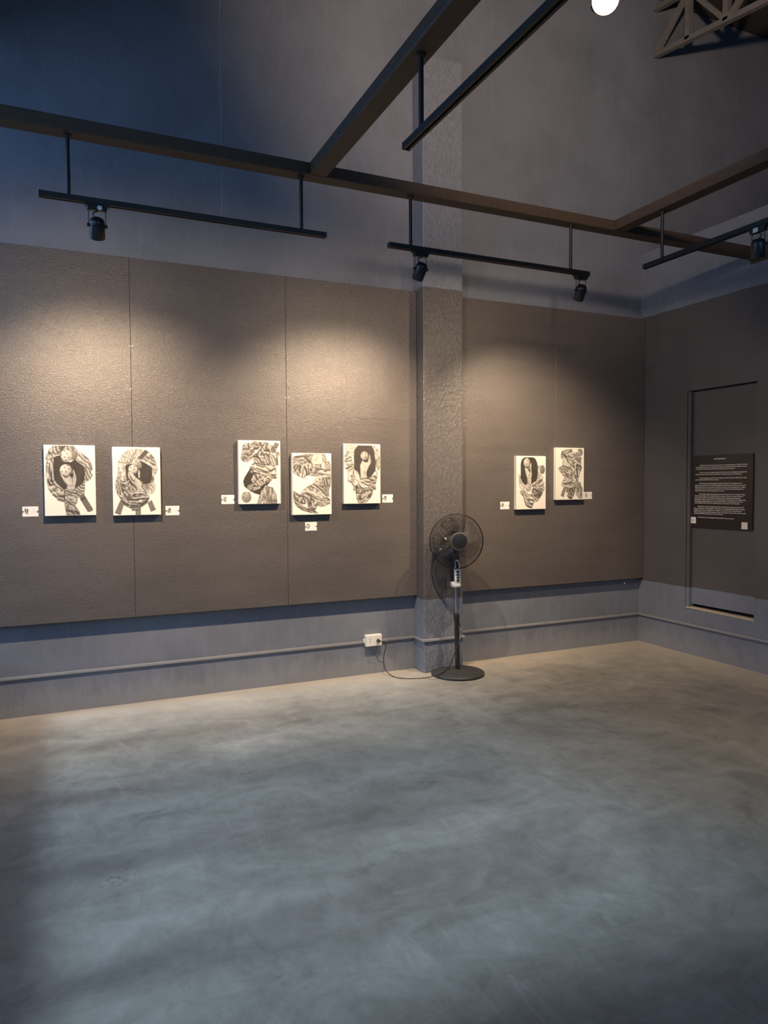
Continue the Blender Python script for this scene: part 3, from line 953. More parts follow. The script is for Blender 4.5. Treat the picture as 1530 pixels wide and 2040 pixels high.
class Sketch:
    """graphite drawing rasterised to one tone per vertex; shapes are given in sketch coordinates"""
    def __init__(self, quad, seed=1):
        self.r = np.random.default_rng(seed)
        Hm = homography(quad)
        u, v = np.meshgrid(np.linspace(0, 1, GW), np.linspace(0, 1, GH))
        w = Hm[2, 0] * u + Hm[2, 1] * v + Hm[2, 2]
        self.X = (Hm[0, 0] * u + Hm[0, 1] * v + Hm[0, 2]) / w
        self.Y = (Hm[1, 0] * u + Hm[1, 1] * v + Hm[1, 2]) / w
        self.t = np.ones_like(self.X)
        k = [self.r.uniform(-1, 1, 2) for _ in range(10)]
        self.nz = sum(np.sin((self.X * a[0] + self.Y * a[1]) * 0.018 * (1 + i * 0.35) + i * 2.1) / (1 + 0.3 * i) for i, a in enumerate(k)) / 2.6
    def inside(self, pts):
        X, Y = self.X, self.Y
        m_ = np.zeros(X.shape, bool)
        n_ = len(pts)
        for i in range(n_):
            x0, y0 = pts[i]
            x1, y1 = pts[(i + 1) % n_]
            if y0 == y1:
                continue
            c = ((y0 > Y) != (y1 > Y)) & (X < (x1 - x0) * (Y - y0) / (y1 - y0) + x0)
            m_ ^= c
        return m_
    def dist(self, pts):
        d = np.full(self.X.shape, 1e9)
        for (x0, y0), (x1, y1) in zip(pts, pts[1:]):
            dx, dy = x1 - x0, y1 - y0
            s = np.clip(((self.X - x0) * dx + (self.Y - y0) * dy) / (dx * dx + dy * dy + 1e-9), 0, 1)
            d = np.minimum(d, np.hypot(self.X - x0 - s * dx, self.Y - y0 - s * dy))
        return d
    def P(self, tone, pts, edge=0.0):
        m_ = self.inside(pts)
        self.t[m_] = tone + 0.03 * self.nz[m_]
        if edge:
            self.S(edge, 9, pts + [pts[0]], 0.7)
        return self
    def F(self, tone, amp, ang, wl, pts, edge=0.3):
        """draped cloth: bent ridges running at the given angle"""
        m_ = self.inside(pts)
        a = math.radians(ang)
        q = -self.X * math.sin(a) + self.Y * math.cos(a) + self.nz * wl * 0.55
        f = np.sin(q * 2 * math.pi / wl)
        f2 = np.sin(q * 2 * math.pi / (wl * 0.47) + 1.3 + self.nz)
        val = tone + 0.02 + 1.2 * amp * (0.62 * f + 0.25 * f2 + 0.25 * self.nz)
        self.t[m_] = np.clip(val, 0.06, 0.97)[m_]
        if edge:
            self.S(edge, 8, pts + [pts[0]], 0.6)
        return self
    def S(self, tone, width, pts, alpha=0.75):
        d = self.dist(pts)
        w = alpha * np.exp(-(d / (width * 0.75)) ** 2)
        self.t = self.t * (1 - w) + tone * w
        return self
    def D(self, pts, width=14, a=0.8):           # dark crease
        return self.S(0.14, width, pts, a)
    def L(self, pts, width=18, a=0.75):          # lit ridge
        return self.S(0.93, width, pts, a)
    def B(self, cx, cy, rx, ry, tone, holes, hr=13):
        """perforated ball"""
        d = np.hypot((self.X - cx) / rx, (self.Y - cy) / ry)
        m_ = d < 1
        sh = tone + 0.16 * (-(self.X - cx) / rx * 0.5 - (self.Y - cy) / ry * 0.6) - 0.30 * np.clip(d - 0.55, 0, 1) ** 1.5
        self.t[m_] = np.clip(sh, 0.1, 0.98)[m_]
        n_ = [(cx + rx * math.cos(2 * math.pi * i / 30), cy + ry * math.sin(2 * math.pi * i / 30)) for i in range(31)]
        self.S(0.30, 7, n_, 0.6)
        for hx, hy in holes:
            e = np.exp(-(np.hypot(self.X - hx, self.Y - hy) / hr) ** 2)
            self.t = self.t * (1 - 0.95 * e) + 0.06 * e
        return self
    def G(self, tone, pts, ang, wl=26):          # taped paddle grip
        m_ = self.inside(pts)
        a = math.radians(ang)
        q = -self.X * math.sin(a) + self.Y * math.cos(a)
        self.t[m_] = (tone + 0.13 + 0.09 * np.sin(q * 2 * math.pi / wl) + 0.05 * self.r.normal(size=self.t.shape))[m_]
        return self.S(0.16, 8, pts + [pts[0]], 0.6)
    def done(self):
        t_ = self.t
        p_ = np.pad(t_, 1, mode='edge')
        t_ = 0.6 * t_ + 0.1 * (p_[:-2, 1:-1] + p_[2:, 1:-1] + p_[1:-1, :-2] + p_[1:-1, 2:])
        return np.clip(t_, 0.03, 1)

def draw_a():
    k = Sketch([(88, 148), (1385, 148), (1440, 1860), (155, 1905)], 3)
    k.F(0.62, 0.26, 62, 120, [(330, 165), (520, 150), (830, 155), (930, 240), (960, 300), (900, 480), (560, 560), (500, 400), (350, 450), (175, 530), (140, 490), (150, 400), (200, 340), (210, 260)])
    k.F(0.66, 0.22, 38, 90, [(930, 300), (1050, 330), (1230, 460), (1310, 600), (1345, 720), (1150, 690), (1000, 590), (920, 470)])
    k.F(0.66, 0.28, 60, 80, [(1150, 690), (1345, 720), (1290, 800), (1345, 880), (1290, 980), (1180, 1040), (1140, 1000)])
    k.F(0.62, 0.30, 80, 130, [(175, 530), (350, 440), (345, 800), (370, 1000), (330, 1130), (210, 1170), (190, 1080), (160, 900), (150, 640)])
    k.F(0.58, 0.30, 30, 140, [(190, 1080), (330, 1020), (370, 1000), (450, 1130), (600, 1240), (640, 1250), (625, 1555), (500, 1520), (350, 1400), (230, 1250)])
    k.F(0.62, 0.30, 25, 70, [(930, 1190), (1080, 1100), (1150, 1020), (1150, 1200), (1135, 1370), (1000, 1450), (930, 1300)])
    k.P(0.24, [(350, 450), (500, 395), (560, 550), (780, 560), (900, 480), (960, 560), (1100, 640), (1140, 700), (1140, 1000), (1080, 1100), (930, 1190), (900, 1250), (690, 1230), (600, 1240), (450, 1130), (370, 1000), (345, 800)])
    k.S(0.15, 26, [(360, 470), (350, 800), (380, 1000), (460, 1120), (600, 1220)], 0.5)
    k.S(0.15, 30, [(540, 590), (780, 600), (860, 560)], 0.45)
    k.B(850, 385, 95, 115, 0.62, [], 10)
    k.S(0.4, 6, [(820, 300), (840, 380), (820, 470)], 0.6).S(0.4, 6, [(870, 300), (900, 380), (870, 470)], 0.6)
    k.D([(510, 300), (560, 200), (640, 165)], 22).D([(200, 330), (330, 340), (470, 370)], 12).L([(200, 470), (330, 420), (520, 365)], 18).L([(340, 230), (400, 330)], 22)
    k.B(675, 392, 152, 152, 0.88, [(685, 348), (617, 437), (735, 452), (620, 288), (720, 262), (540, 382), (660, 515)])
    k.P(0.80, [(510, 850), (545, 930), (620, 1050), (695, 1130), (690, 1240), (890, 1250), (905, 1140), (935, 1000), (915, 880), (870, 755), (830, 745), (800, 820), (850, 880), (830, 960), (760, 900), (640, 930), (590, 900), (545, 850)], 0.35)
    k.B(655, 762, 155, 150, 0.86, [(627, 692), (742, 725), (663, 805), (765, 832), (700, 645), (558, 800)])
    k.D([(600, 890), (660, 950), (700, 930)], 14).D([(820, 770), (850, 870), (820, 960)], 16).D([(830, 980), (835, 1120)], 10, .6).S(0.45, 16, [(700, 1150), (890, 1150)], .6).S(0.5, 12, [(880, 900), (870, 1050)], .6).L([(680, 1000), (760, 1090)], 30, .6)
    k.F(0.60, 0.26, 20, 75, [(650, 1240), (900, 1250), (960, 1300), (970, 1420), (960, 1560), (900, 1640), (650, 1620), (630, 1400)])
    k.F(0.52, 0.22, 40, 150, [(640, 1620), (900, 1640), (1000, 1760), (1040, 1860), (700, 1885)])
    k.D([(680, 1400), (820, 1330), (950, 1330)], 14).L([(700, 1430), (920, 1500)], 26).D([(700, 1540), (860, 1640)], 16).L([(660, 1620), (820, 1640), (960, 1760)], 16).D([(720, 1720), (800, 1790), (960, 1800)], 18)
    k.D([(240, 600), (255, 800), (290, 960)], 18).L([(200, 640), (190, 800), (225, 960)], 20).L([(310, 660), (330, 980), (420, 1100), (560, 1220)], 20).D([(290, 820), (290, 1000), (340, 1120), (480, 1200)], 16)
    k.L([(230, 1180), (360, 1320), (610, 1300)], 22).D([(330, 1380), (450, 1420), (620, 1400)], 14).D([(200, 1000), (270, 1150)], 16).S(0.3, 40, [(480, 1490), (600, 1520)], .7)
    k.D([(640, 1260), (640, 1540)], 12)
    k.G(0.34, [(1030, 1470), (1150, 1395), (1360, 1720), (1345, 1760), (1240, 1790), (1080, 1540)], -32)
    k.S(0.12, 18, [(1075, 1500), (1165, 1445)], .8).G(0.32, [(1030, 1400), (1130, 1360), (1150, 1410), (1040, 1470)], -20)
    return k.done()

def draw_b():
    k = Sketch([(125, 130), (1390, 150), (1405, 1865), (145, 1880)], 5)
    k.F(0.80, 0.17, 65, 70, [(560, 200), (740, 170), (960, 200), (820, 430), (640, 500), (560, 540), (260, 515), (330, 430), (400, 300)], 0.55)
    k.F(0.68, 0.22, 30, 95, [(880, 470), (1080, 260), (1150, 290), (1260, 440), (1325, 660), (1300, 800), (1220, 880), (1190, 680), (1020, 560)], 0.5)
    k.P(0.24, [(480, 570), (600, 560), (880, 480), (1030, 560), (1190, 680), (1180, 900), (1130, 1060), (920, 1090), (900, 1000), (760, 1250), (600, 1080), (500, 950), (440, 700)])
    k.F(0.80, 0.16, 80, 130, [(270, 560), (430, 580), (480, 740), (480, 960), (430, 1020), (330, 1000), (240, 900), (270, 760)], 0.45)
    k.F(0.60, 0.26, 70, 70, [(240, 900), (340, 990), (360, 1060), (330, 1340), (240, 1330), (200, 1200), (200, 1030)])
    k.F(0.55, 0.26, 50, 130, [(330, 1000), (480, 1020), (500, 950), (570, 1010), (590, 1330), (640, 1350), (580, 1470), (470, 1450), (360, 1290), (360, 1080)])
    k.L([(340, 1020), (380, 1060), (480, 1050), (560, 990)], 18).D([(480, 960), (430, 1020), (360, 1010)], 12).D([(360, 1180), (420, 1330), (520, 1440)], 18).S(0.35, 50, [(430, 1150), (500, 1300)], .4)
    k.F(0.62, 0.24, 60, 80, [(600, 1090), (740, 1180), (750, 1240), (620, 1320), (590, 1250)])
    k.F(0.60, 0.26, 60, 70, [(900, 1110), (1080, 1060), (1110, 1200), (1060, 1330), (950, 1300)])
    k.F(0.56, 0.24, 5, 120, [(240, 1330), (340, 1330), (470, 1450), (580, 1480), (700, 1270), (900, 1260), (1090, 1380), (1100, 1450), (1040, 1560), (860, 1690), (700, 1720), (560, 1690), (400, 1600), (330, 1450)])
    k.D([(590, 1480), (800, 1470), (1080, 1440)], 18).L([(640, 1450), (850, 1420), (1080, 1420)], 20).D([(640, 1440), (720, 1340), (1000, 1340)], 12).L([(700, 1310), (860, 1290), (1010, 1350)], 22).L([(560, 1520), (760, 1530), (980, 1500)], 20).D([(580, 1560), (800, 1580), (980, 1560)], 14).L([(560, 1590), (720, 1590), (850, 1620)], 16).S(0.22, 50, [(620, 1660), (860, 1640), (1020, 1540)], .6)
    k.L([(260, 1330), (420, 1440), (540, 1560)], 22).D([(300, 1400), (420, 1560), (540, 1600)], 12).D([(540, 1500), (520, 1600)], 14)
    k.F(0.74, 0.18, 70, 100, [(1110, 1060), (1200, 1020), (1250, 1080), (1260, 1200), (1210, 1310), (1110, 1350), (1080, 1200)], 0.4)
    k.F(0.62, 0.22, 80, 60, [(1190, 880), (1220, 880), (1240, 980), (1200, 1030), (1120, 1060), (1160, 980)])
    k.P(0.78, [(560, 750), (600, 770), (700, 870), (760, 930), (860, 980), (900, 1060), (890, 1240), (770, 1230), (740, 1160), (640, 1060), (560, 960), (520, 860), (530, 760)], 0.3)
    k.B(745, 520, 135, 95, 0.80, [(752, 495), (600, 500), (800, 600)], 13).B(850, 600, 60, 90, 0.62, [], 8)
    k.B(670, 700, 130, 125, 0.86, [(605, 650), (712, 625), (690, 705), (705, 790), (785, 760)], 14)
    k.P(0.82, [(540, 740), (600, 750), (700, 860), (740, 920), (700, 1000), (640, 960), (600, 880)], 0.3).D([(600, 900), (640, 970), (700, 1010)], 16).D([(560, 950), (640, 1060)], 16, .6).L([(600, 790), (720, 900), (820, 1010), (860, 1180)], 34, .6).P(0.84, [(810, 700), (860, 760), (850, 930), (810, 930), (800, 800)], 0.4).D([(740, 860), (780, 900)], 12)
    k.S(0.35, 30, [(700, 1080), (760, 1180)], .5)
    k.D([(640, 500), (700, 330), (760, 200)], 12, .6).D([(600, 490), (660, 320)], 10, .5).D([(270, 515), (430, 545), (590, 540)], 12).L([(300, 500), (450, 520)], 14).D([(480, 290), (540, 240)], 10, .5).D([(420, 380), (500, 400)], 10, .5)
    k.L([(900, 480), (1080, 560), (1300, 680)], 20).D([(1150, 540), (1280, 610)], 14).D([(1050, 390), (1180, 420)], 12, .6)
    k.G(0.24, [(1000, 200), (1085, 255), (890, 450), (805, 410)], -45, 30)
    k.G(0.40, [(330, 1490), (410, 1600), (320, 1860), (180, 1810)], 20).S(0.15, 12, [(185, 1810), (310, 1855)], .7)
    k.G(0.40, [(1060, 1570), (1160, 1500), (1265, 1740), (1140, 1785)], -20).S(0.15, 12, [(1140, 1780), (1262, 1735)], .7)
    k.G(0.42, [(730, 1740), (860, 1720), (865, 1865), (735, 1865)], 0)
    k.F(0.5, 0.2, 10, 50, [(610, 1690), (860, 1690), (860, 1740), (640, 1770)])
    return k.done()

def draw_c():
    k = Sketch([(165, 100), (1375, 110), (1405, 1840), (200, 1870)], 8)
    k.P(0.17, [(590, 720), (480, 900), (340, 1120), (295, 1240), (330, 1380), (480, 1480), (640, 1570), (800, 1610), (830, 1500), (1000, 1350), (1110, 1230), (900, 1000), (600, 760)])
    k.F(0.60, 0.26, 10, 70, [(285, 185), (460, 175), (470, 350), (260, 400)])
    k.S(0.15, 20, [(450, 180), (450, 340)], .7).L([(290, 220), (430, 215)], 18)
    k.F(0.60, 0.26, 18, 95, [(500, 185), (620, 130), (780, 140), (760, 330), (640, 360), (470, 340), (480, 260)])
    k.F(0.56, 0.18, -20, 150, [(270, 420), (440, 370), (600, 340), (660, 480), (540, 600), (430, 700), (280, 680), (215, 580)])
    k.L([(270, 480), (330, 400), (480, 370)], 16).L([(400, 620), (540, 540), (640, 430)], 18).D([(390, 600), (420, 650)], 12).D([(620, 330), (700, 330), (740, 290)], 26)
    k.F(0.62, 0.28, 60, 120, [(770, 140), (960, 140), (1180, 250), (1180, 380), (1060, 440), (1060, 780), (620, 720), (590, 640), (600, 520), (720, 420), (800, 330)])
    k.D([(740, 400), (830, 330), (900, 200)], 22).D([(920, 370), (1030, 380)], 26).L([(850, 330), (960, 200)], 26).L([(850, 370), (960, 420), (1040, 440)], 16).D([(800, 470), (900, 510), (960, 460)], 16).D([(760, 600), (840, 560), (880, 620)], 14).L([(780, 550), (840, 590)], 18).D([(610, 520), (690, 570), (740, 540)], 22).L([(620, 590), (700, 600)], 16).D([(1040, 480), (1090, 640), (1070, 760)], 18)
    k.F(0.66, 0.25, 65, 75, [(1060, 440), (1200, 500), (1260, 620), (1250, 800), (1100, 770)])
    k.G(0.42, [(1230, 145), (1350, 190), (1290, 290), (1190, 240)], 20).F(0.5, 0.28, 70, 60, [(1110, 330), (1200, 250), (1280, 290), (1250, 420), (1150, 450)])
    k.F(0.62, 0.22, 40, 70, [(1260, 420), (1340, 390), (1375, 520), (1250, 530)], 0.4).G(0.36, [(1265, 560), (1310, 545), (1330, 780), (1270, 780)], 10)
    k.F(0.64, 0.28, 12, 110, [(560, 760), (640, 720), (1080, 780), (1250, 820), (1270, 1000), (1280, 1140), (1160, 1140), (1120, 1240), (880, 1060), (620, 980), (490, 850)])
    k.L([(780, 840), (900, 880), (1000, 820), (1120, 890)], 30).D([(760, 880), (850, 920), (980, 960)], 16).L([(620, 930), (760, 1000), (960, 1020)], 20).D([(600, 830), (700, 930), (800, 1030)], 14).L([(580, 780), (680, 900), (860, 950)], 12).D([(1030, 960), (1180, 900), (1260, 860)], 12).D([(650, 720), (840, 760), (1060, 770)], 14).L([(1080, 1000), (1240, 1010)], 22).D([(1170, 1140), (1280, 1145)], 12).S(0.3, 30, [(1180, 1060), (1250, 1120)], .6).P(0.6, [(500, 930), (600, 930), (580, 1000), (510, 1000)])
    k.F(0.66, 0.28, 55, 90, [(620, 1010), (880, 1050), (1100, 1230), (920, 1310), (820, 1370), (600, 1340), (520, 1200)])
    k.L([(780, 1230), (840, 1170), (960, 1160)], 24).D([(790, 1230), (880, 1190), (900, 1140)], 12).L([(890, 1090), (960, 1200)], 20).D([(620, 1300), (720, 1150), (860, 1080)], 16).L([(570, 1190), (620, 1100)], 26).S(0.2, 22, [(960, 1250), (1090, 1200)], .7)
    k.F(0.58, 0.26, -30, 60, [(400, 1430), (440, 1340), (580, 1290), (600, 1400), (520, 1480)]).F(0.64, 0.22, -25, 70, [(600, 1390), (800, 1360), (820, 1420), (560, 1520)])
    k.D([(600, 1400), (560, 1500), (440, 1560)], 12)
    k.B(395, 1680, 140, 145, 0.66, [(310, 1675), (390, 1728), (320, 1570)], 15).L([(400, 1600), (440, 1540)], 16)
    k.F(0.62, 0.24, 75, 60, [(830, 1520), (960, 1340), (1000, 1330), (1010, 1450), (900, 1700), (830, 1850), (715, 1850), (780, 1640)])
    k.F(0.60, 0.26, 80, 55, [(900, 1500), (1000, 1340), (1060, 1380), (1170, 1400), (1280, 1600), (1300, 1845), (900, 1850), (880, 1700)])
    k.L([(960, 1350), (900, 1550), (800, 1750)], 20).D([(990, 1400), (1010, 1560), (940, 1690), (990, 1600)], 14).L([(960, 1480), (960, 1640)], 18).D([(1060, 1400), (1040, 1600)], 12).D([(1150, 1410), (1180, 1560)], 12).L([(1100, 1430), (1110, 1600)], 16).L([(1210, 1500), (1220, 1620)], 14).S(0.4, 50, [(1060, 1770), (1280, 1770)], .6).S(0.85, 40, [(950, 1780), (960, 1850)], .6)
    return k.done()

def draw_d():
    k = Sketch([(140, 112), (1085, 120), (1092, 1560), (165, 1590)], 11)
    k.F(0.62, 0.22, 10, 80, [(180, 190), (480, 130), (640, 140), (590, 330), (560, 380), (430, 330), (300, 400), (160, 430), (150, 240)], 0.4)
    k.P(0.88, [(640, 140), (880, 130), (880, 300), (860, 370), (650, 390), (590, 310)], 0.45).S(0.6, 40, [(760, 200), (700, 280)], .5)
    k.F(0.66, 0.22, 70, 60, [(880, 130), (960, 160), (980, 320), (900, 330)], 0.4).F(0.7, 0.2, 60, 60, [(940, 330), (1040, 300), (1070, 380), (1075, 500), (920, 460)], 0.4)
    k.F(0.60, 0.28, 78, 85, [(160, 440), (300, 400), (430, 340), (590, 370), (650, 500), (540, 640), (470, 660), (440, 720), (340, 690), (160, 580)])
    k.F(0.68, 0.24, -8, 95, [(640, 500), (760, 470), (1075, 500), (1080, 680), (840, 680), (540, 640)], 0.4)
    k.L([(400, 420), (500, 360), (590, 390)], 26).L([(390, 420), (370, 560), (340, 680)], 16).L([(450, 420), (600, 460), (640, 520)], 16).D([(430, 430), (480, 560), (510, 620)], 18).D([(340, 440), (310, 580)], 14).D([(240, 480), (200, 560)], 14).L([(280, 480), (220, 570)], 14).L([(420, 560), (430, 700)], 16).D([(180, 200), (340, 200), (460, 170)], 10).D([(450, 200), (520, 280), (580, 330)], 16)
    k.D([(600, 330), (640, 440), (760, 490), (880, 490)], 14).P(0.74, [(690, 390), (820, 390), (840, 460), (700, 450)], 0.3).D([(840, 380), (850, 450)], 14).L([(860, 570), (1060, 590)], 26).S(0.4, 30, [(660, 600), (800, 580)], .5).L([(840, 660), (1070, 660)], 18)
    k.F(0.50, 0.28, 70, 80, [(870, 700), (1080, 690), (1070, 880), (1000, 960), (880, 880)]).L([(940, 720), (960, 860)], 14).P(0.72, [(980, 720), (1075, 740), (1060, 880), (1010, 860)], 0.4)
    k.F(0.58, 0.26, 40, 80, [(540, 900), (680, 830), (900, 900), (1010, 960), (1040, 1150), (920, 1120), (800, 1060)])
    k.L([(620, 870), (760, 960), (920, 1090)], 24).D([(720, 900), (860, 1010), (960, 1110)], 14).D([(880, 920), (950, 1000)], 16).L([(910, 920), (930, 980)], 14).P(0.66, [(990, 900), (1060, 900), (1000, 1100), (930, 1110)], 0.4)
    k.F(0.74, 0.18, 24, 110, [(350, 1100), (400, 1000), (540, 900), (700, 980), (960, 1130), (1050, 1220), (960, 1250), (800, 1230), (640, 1140), (480, 1070)])
    k.D([(400, 1080), (520, 1080), (720, 1200), (860, 1240)], 14).D([(520, 920), (720, 1060), (900, 1150)], 10, .5).L([(440, 1020), (640, 1040), (860, 1160)], 26).D([(900, 1170), (1050, 1220)], 14)
    k.F(0.70, 0.2, 20, 80, [(770, 1270), (900, 1240), (1060, 1230), (1060, 1310), (940, 1370), (820, 1390), (760, 1350)]).S(0.35, 20, [(800, 1290), (880, 1330), (900, 1370)], .6)
    k.F(0.60, 0.28, 55, 100, [(400, 1110), (480, 1080), (640, 1160), (760, 1240), (750, 1380), (690, 1480), (540, 1440), (460, 1250)])
    k.L([(440, 1110), (560, 1170), (580, 1220)], 28).L([(650, 1190), (740, 1280), (640, 1330)], 22).D([(600, 1150), (580, 1300), (540, 1400)], 18).L([(470, 1230), (530, 1420)], 16).S(0.4, 40, [(500, 1180), (560, 1300)], .5).L([(600, 1400), (690, 1330)], 16)
    k.F(0.58, 0.3, 60, 70, [(180, 1040), (280, 1090), (400, 1120), (460, 1250), (460, 1330), (320, 1330), (200, 1230), (165, 1150)])
    k.D([(290, 1190), (330, 1130), (410, 1160), (380, 1270), (340, 1290)], 16).L([(330, 1190), (370, 1180), (350, 1250)], 14).D([(340, 1290), (430, 1320)], 14)
    k.F(0.60, 0.28, 28, 60, [(165, 1200), (320, 1330), (540, 1440), (700, 1490), (770, 1550), (560, 1530), (360, 1460), (220, 1340)])
    k.L([(190, 1230), (340, 1370), (520, 1440)], 16).D([(240, 1380), (400, 1480), (600, 1520)], 10).D([(200, 1280), (360, 1410), (560, 1470)], 12)
    k.S(0.5, 40, [(170, 1040), (240, 1100)], .6)
    k.B(780, 800, 98, 100, 0.82, [(803, 742), (742, 792), (820, 815)], 14)
    return k.done()

def draw_e():
    k = Sketch([(180, 140), (1118, 138), (1138, 1620), (200, 1645)], 14)
    k.F(0.78, 0.16, 20, 70, [(200, 160), (520, 160), (450, 300), (440, 500), (330, 330), (210, 330)], 0.6)
    k.F(0.70, 0.24, -30, 130, [(210, 330), (330, 330), (400, 480), (450, 700), (430, 860), (280, 800), (210, 740), (195, 560)], 0.5)
    k.P(0.27, [(540, 165), (900, 165), (960, 290), (1010, 560), (1000, 800), (900, 950), (790, 1000), (620, 1000), (560, 850), (450, 780), (440, 560), (450, 300)])
    k.D([(230, 590), (330, 560), (390, 530)], 18, .7).D([(240, 520), (360, 470)], 14, .6).D([(230, 760), (300, 740), (390, 700)], 14, .7).L([(330, 350), (400, 480), (440, 640)], 22).S(0.5, 20, [(260, 660), (370, 640)], .6)
    k.F(0.78, 0.2, 80, 110, [(900, 160), (1000, 180), (1110, 330), (1115, 700), (1060, 860), (1000, 830), (1010, 560), (960, 290)], 0.4)
    k.D([(1000, 250), (1080, 420), (1070, 700)], 10, .6).D([(1040, 500), (1020, 640)], 16, .5).D([(1110, 680), (1080, 780)], 12)
    k.F(0.82, 0.16, 75, 150, [(280, 800), (430, 860), (440, 800), (560, 860), (600, 960), (590, 1180), (440, 1200), (380, 1120), (280, 1050), (300, 950)], 0.5)
    k.D([(430, 810), (440, 900)], 12).D([(340, 950), (480, 950)], 10, .6).D([(590, 880), (600, 980)], 14).D([(300, 1070), (380, 1100), (440, 1180)], 16, .7)
    k.P(0.84, [(600, 680), (660, 540), (730, 580), (800, 590), (830, 440), (855, 370), (880, 500), (890, 590), (830, 700), (770, 850), (790, 990), (620, 1000)], 0.4)
    k.B(715, 425, 105, 110, 0.76, [(735, 358), (657, 378), (752, 465)], 11)
    k.D([(720, 580), (780, 560)], 16, .7).S(0.5, 12, [(830, 450), (860, 600)], .7).S(0.55, 14, [(850, 400), (880, 560)], .7).S(0.6, 40, [(700, 820), (740, 900)], .5).L([(650, 640), (690, 800)], 34, .6).D([(725, 988), (735, 990)], 14)
    k.F(0.66, 0.26, 8, 75, [(610, 1010), (790, 1000), (900, 960), (1060, 860), (1050, 960), (1020, 1080), (1000, 1160), (840, 1200), (640, 1160)])
    k.F(0.58, 0.28, 35, 80, [(440, 1190), (590, 1170), (640, 1230), (850, 1220), (1010, 1180), (1020, 1270), (940, 1300), (780, 1360), (520, 1300), (430, 1310)])
    k.F(0.56, 0.26, -40, 120, [(490, 1310), (640, 1290), (820, 1280), (930, 1310), (930, 1390), (870, 1500), (780, 1600), (680, 1625), (570, 1620), (520, 1500)])
    k.D([(600, 1170), (620, 1220), (740, 1270)], 18).L([(610, 1130), (680, 1220), (780, 1290)], 16).D([(500, 1360), (640, 1390), (720, 1360)], 16).L([(490, 1400), (620, 1410), (700, 1390)], 14).D([(530, 1500), (600, 1540), (660, 1520)], 22).L([(540, 1480), (600, 1600)], 18).L([(640, 1590), (780, 1460), (860, 1300)], 20).D([(890, 1290), (920, 1370)], 12).D([(960, 1110), (1020, 1090)], 16).L([(620, 1060), (760, 1040), (880, 1060)], 14).D([(650, 1100), (800, 1080), (940, 1060)], 10, .7)
    return k.done()

def draw_f():
    k = Sketch([(540, 195), (1432, 205), (1412, 1748), (520, 1755)], 17)
    k.P(0.22, [(660, 380), (700, 280), (780, 230), (1030, 225), (1110, 270), (1160, 380), (1185, 520), (1170, 850), (1130, 920), (990, 1000), (800, 1045), (700, 940), (645, 830), (650, 560)])
    k.S(0.13, 14, [(650, 830), (720, 970), (800, 1040)], .8)
    k.F(0.80, 0.14, 75, 130, [(590, 700), (640, 840), (740, 1010), (780, 1060), (740, 1200), (640, 1140), (600, 1040)], 0.55)
    k.P(0.84, [(770, 520), (830, 540), (880, 560), (930, 470), (960, 390), (990, 400), (985, 600), (1000, 740), (980, 840), (980, 1010), (850, 1030), (850, 860), (810, 720)], 0.3)
    k.B(845, 385, 100, 140, 0.82, [(812, 288), (878, 325), (935, 410)], 12).S(0.55, 30, [(820, 420), (840, 500)], .5)
    k.D([(880, 600), (940, 640), (900, 560)], 20, .8).D([(930, 500), (945, 680)], 12).D([(910, 720), (915, 800)], 8, .6).D([(945, 770), (955, 765)], 12).D([(850, 830), (960, 850)], 8, .5).L([(860, 580), (880, 700)], 16)
    k.S(0.5, 40, [(860, 900), (870, 980)], .5)
    k.B(1325, 590, 72, 125, 0.60, [(1272, 560), (1325, 510), (1245, 490)], 15).S(0.35, 20, [(1300, 640), (1370, 600)], .5)
    k.F(0.78, 0.16, 82, 80, [(1190, 480), (1260, 480), (1270, 720), (1190, 880), (1180, 700)], 0.5).D([(1205, 685), (1210, 690)], 14)
    k.F(0.74, 0.24, -38, 110, [(1000, 1010), (1160, 910), (1270, 740), (1330, 800), (1330, 960), (1380, 1000), (1340, 1060), (1100, 1090), (990, 1100)])
    k.D([(1040, 1070), (1150, 960), (1250, 880)], 12).D([(1180, 1040), (1220, 950), (1300, 880)], 14).L([(1020, 1010), (1170, 930), (1260, 800)], 16)
    k.F(0.60, 0.30, 40, 70, [(1040, 1080), (1370, 1070), (1380, 1150), (1310, 1300), (1230, 1420), (1080, 1380), (1010, 1260)])
    k.L([(1080, 1110), (1340, 1110)], 24).D([(1100, 1180), (1200, 1300), (1240, 1400)], 20).D([(1160, 1190), (1260, 1260)], 16).S(0.25, 60, [(1120, 1340), (1260, 1320)], .6).L([(1060, 1180), (1180, 1320)], 12).L([(1360, 1090), (1300, 1260)], 12)
    k.F(0.66, 0.28, 60, 70, [(620, 1230), (680, 1190), (780, 1220), (860, 1280), (850, 1380), (720, 1370), (640, 1290)])
    k.B(880, 1110, 95, 115, 0.82, [(910, 1110), (868, 1040), (950, 1048), (855, 1170)], 12)
    k.L([(990, 1100), (950, 1290)], 26).D([(1010, 1170), (1000, 1330)], 16).D([(880, 1330), (970, 1340), (1060, 1370)], 18)
    k.F(0.64, 0.28, 25, 90, [(720, 1360), (860, 1370), (1060, 1370), (1230, 1430), (1160, 1530), (1060, 1540), (1020, 1620), (980, 1730), (870, 1700), (800, 1640), (760, 1500)])
    k.L([(870, 1360), (960, 1420), (1060, 1450)], 22).D([(880, 1450), (1000, 1490), (1080, 1460)], 14).L([(770, 1400), (820, 1500), (800, 1620)], 18).D([(760, 1440), (800, 1640)], 12).D([(870, 1520), (960, 1600), (1010, 1600)], 18).L([(850, 1540), (960, 1640)], 14).D([(850, 1640), (900, 1690), (990, 1690)], 16).L([(1120, 1440), (1170, 1490)], 20)
    return k.done()

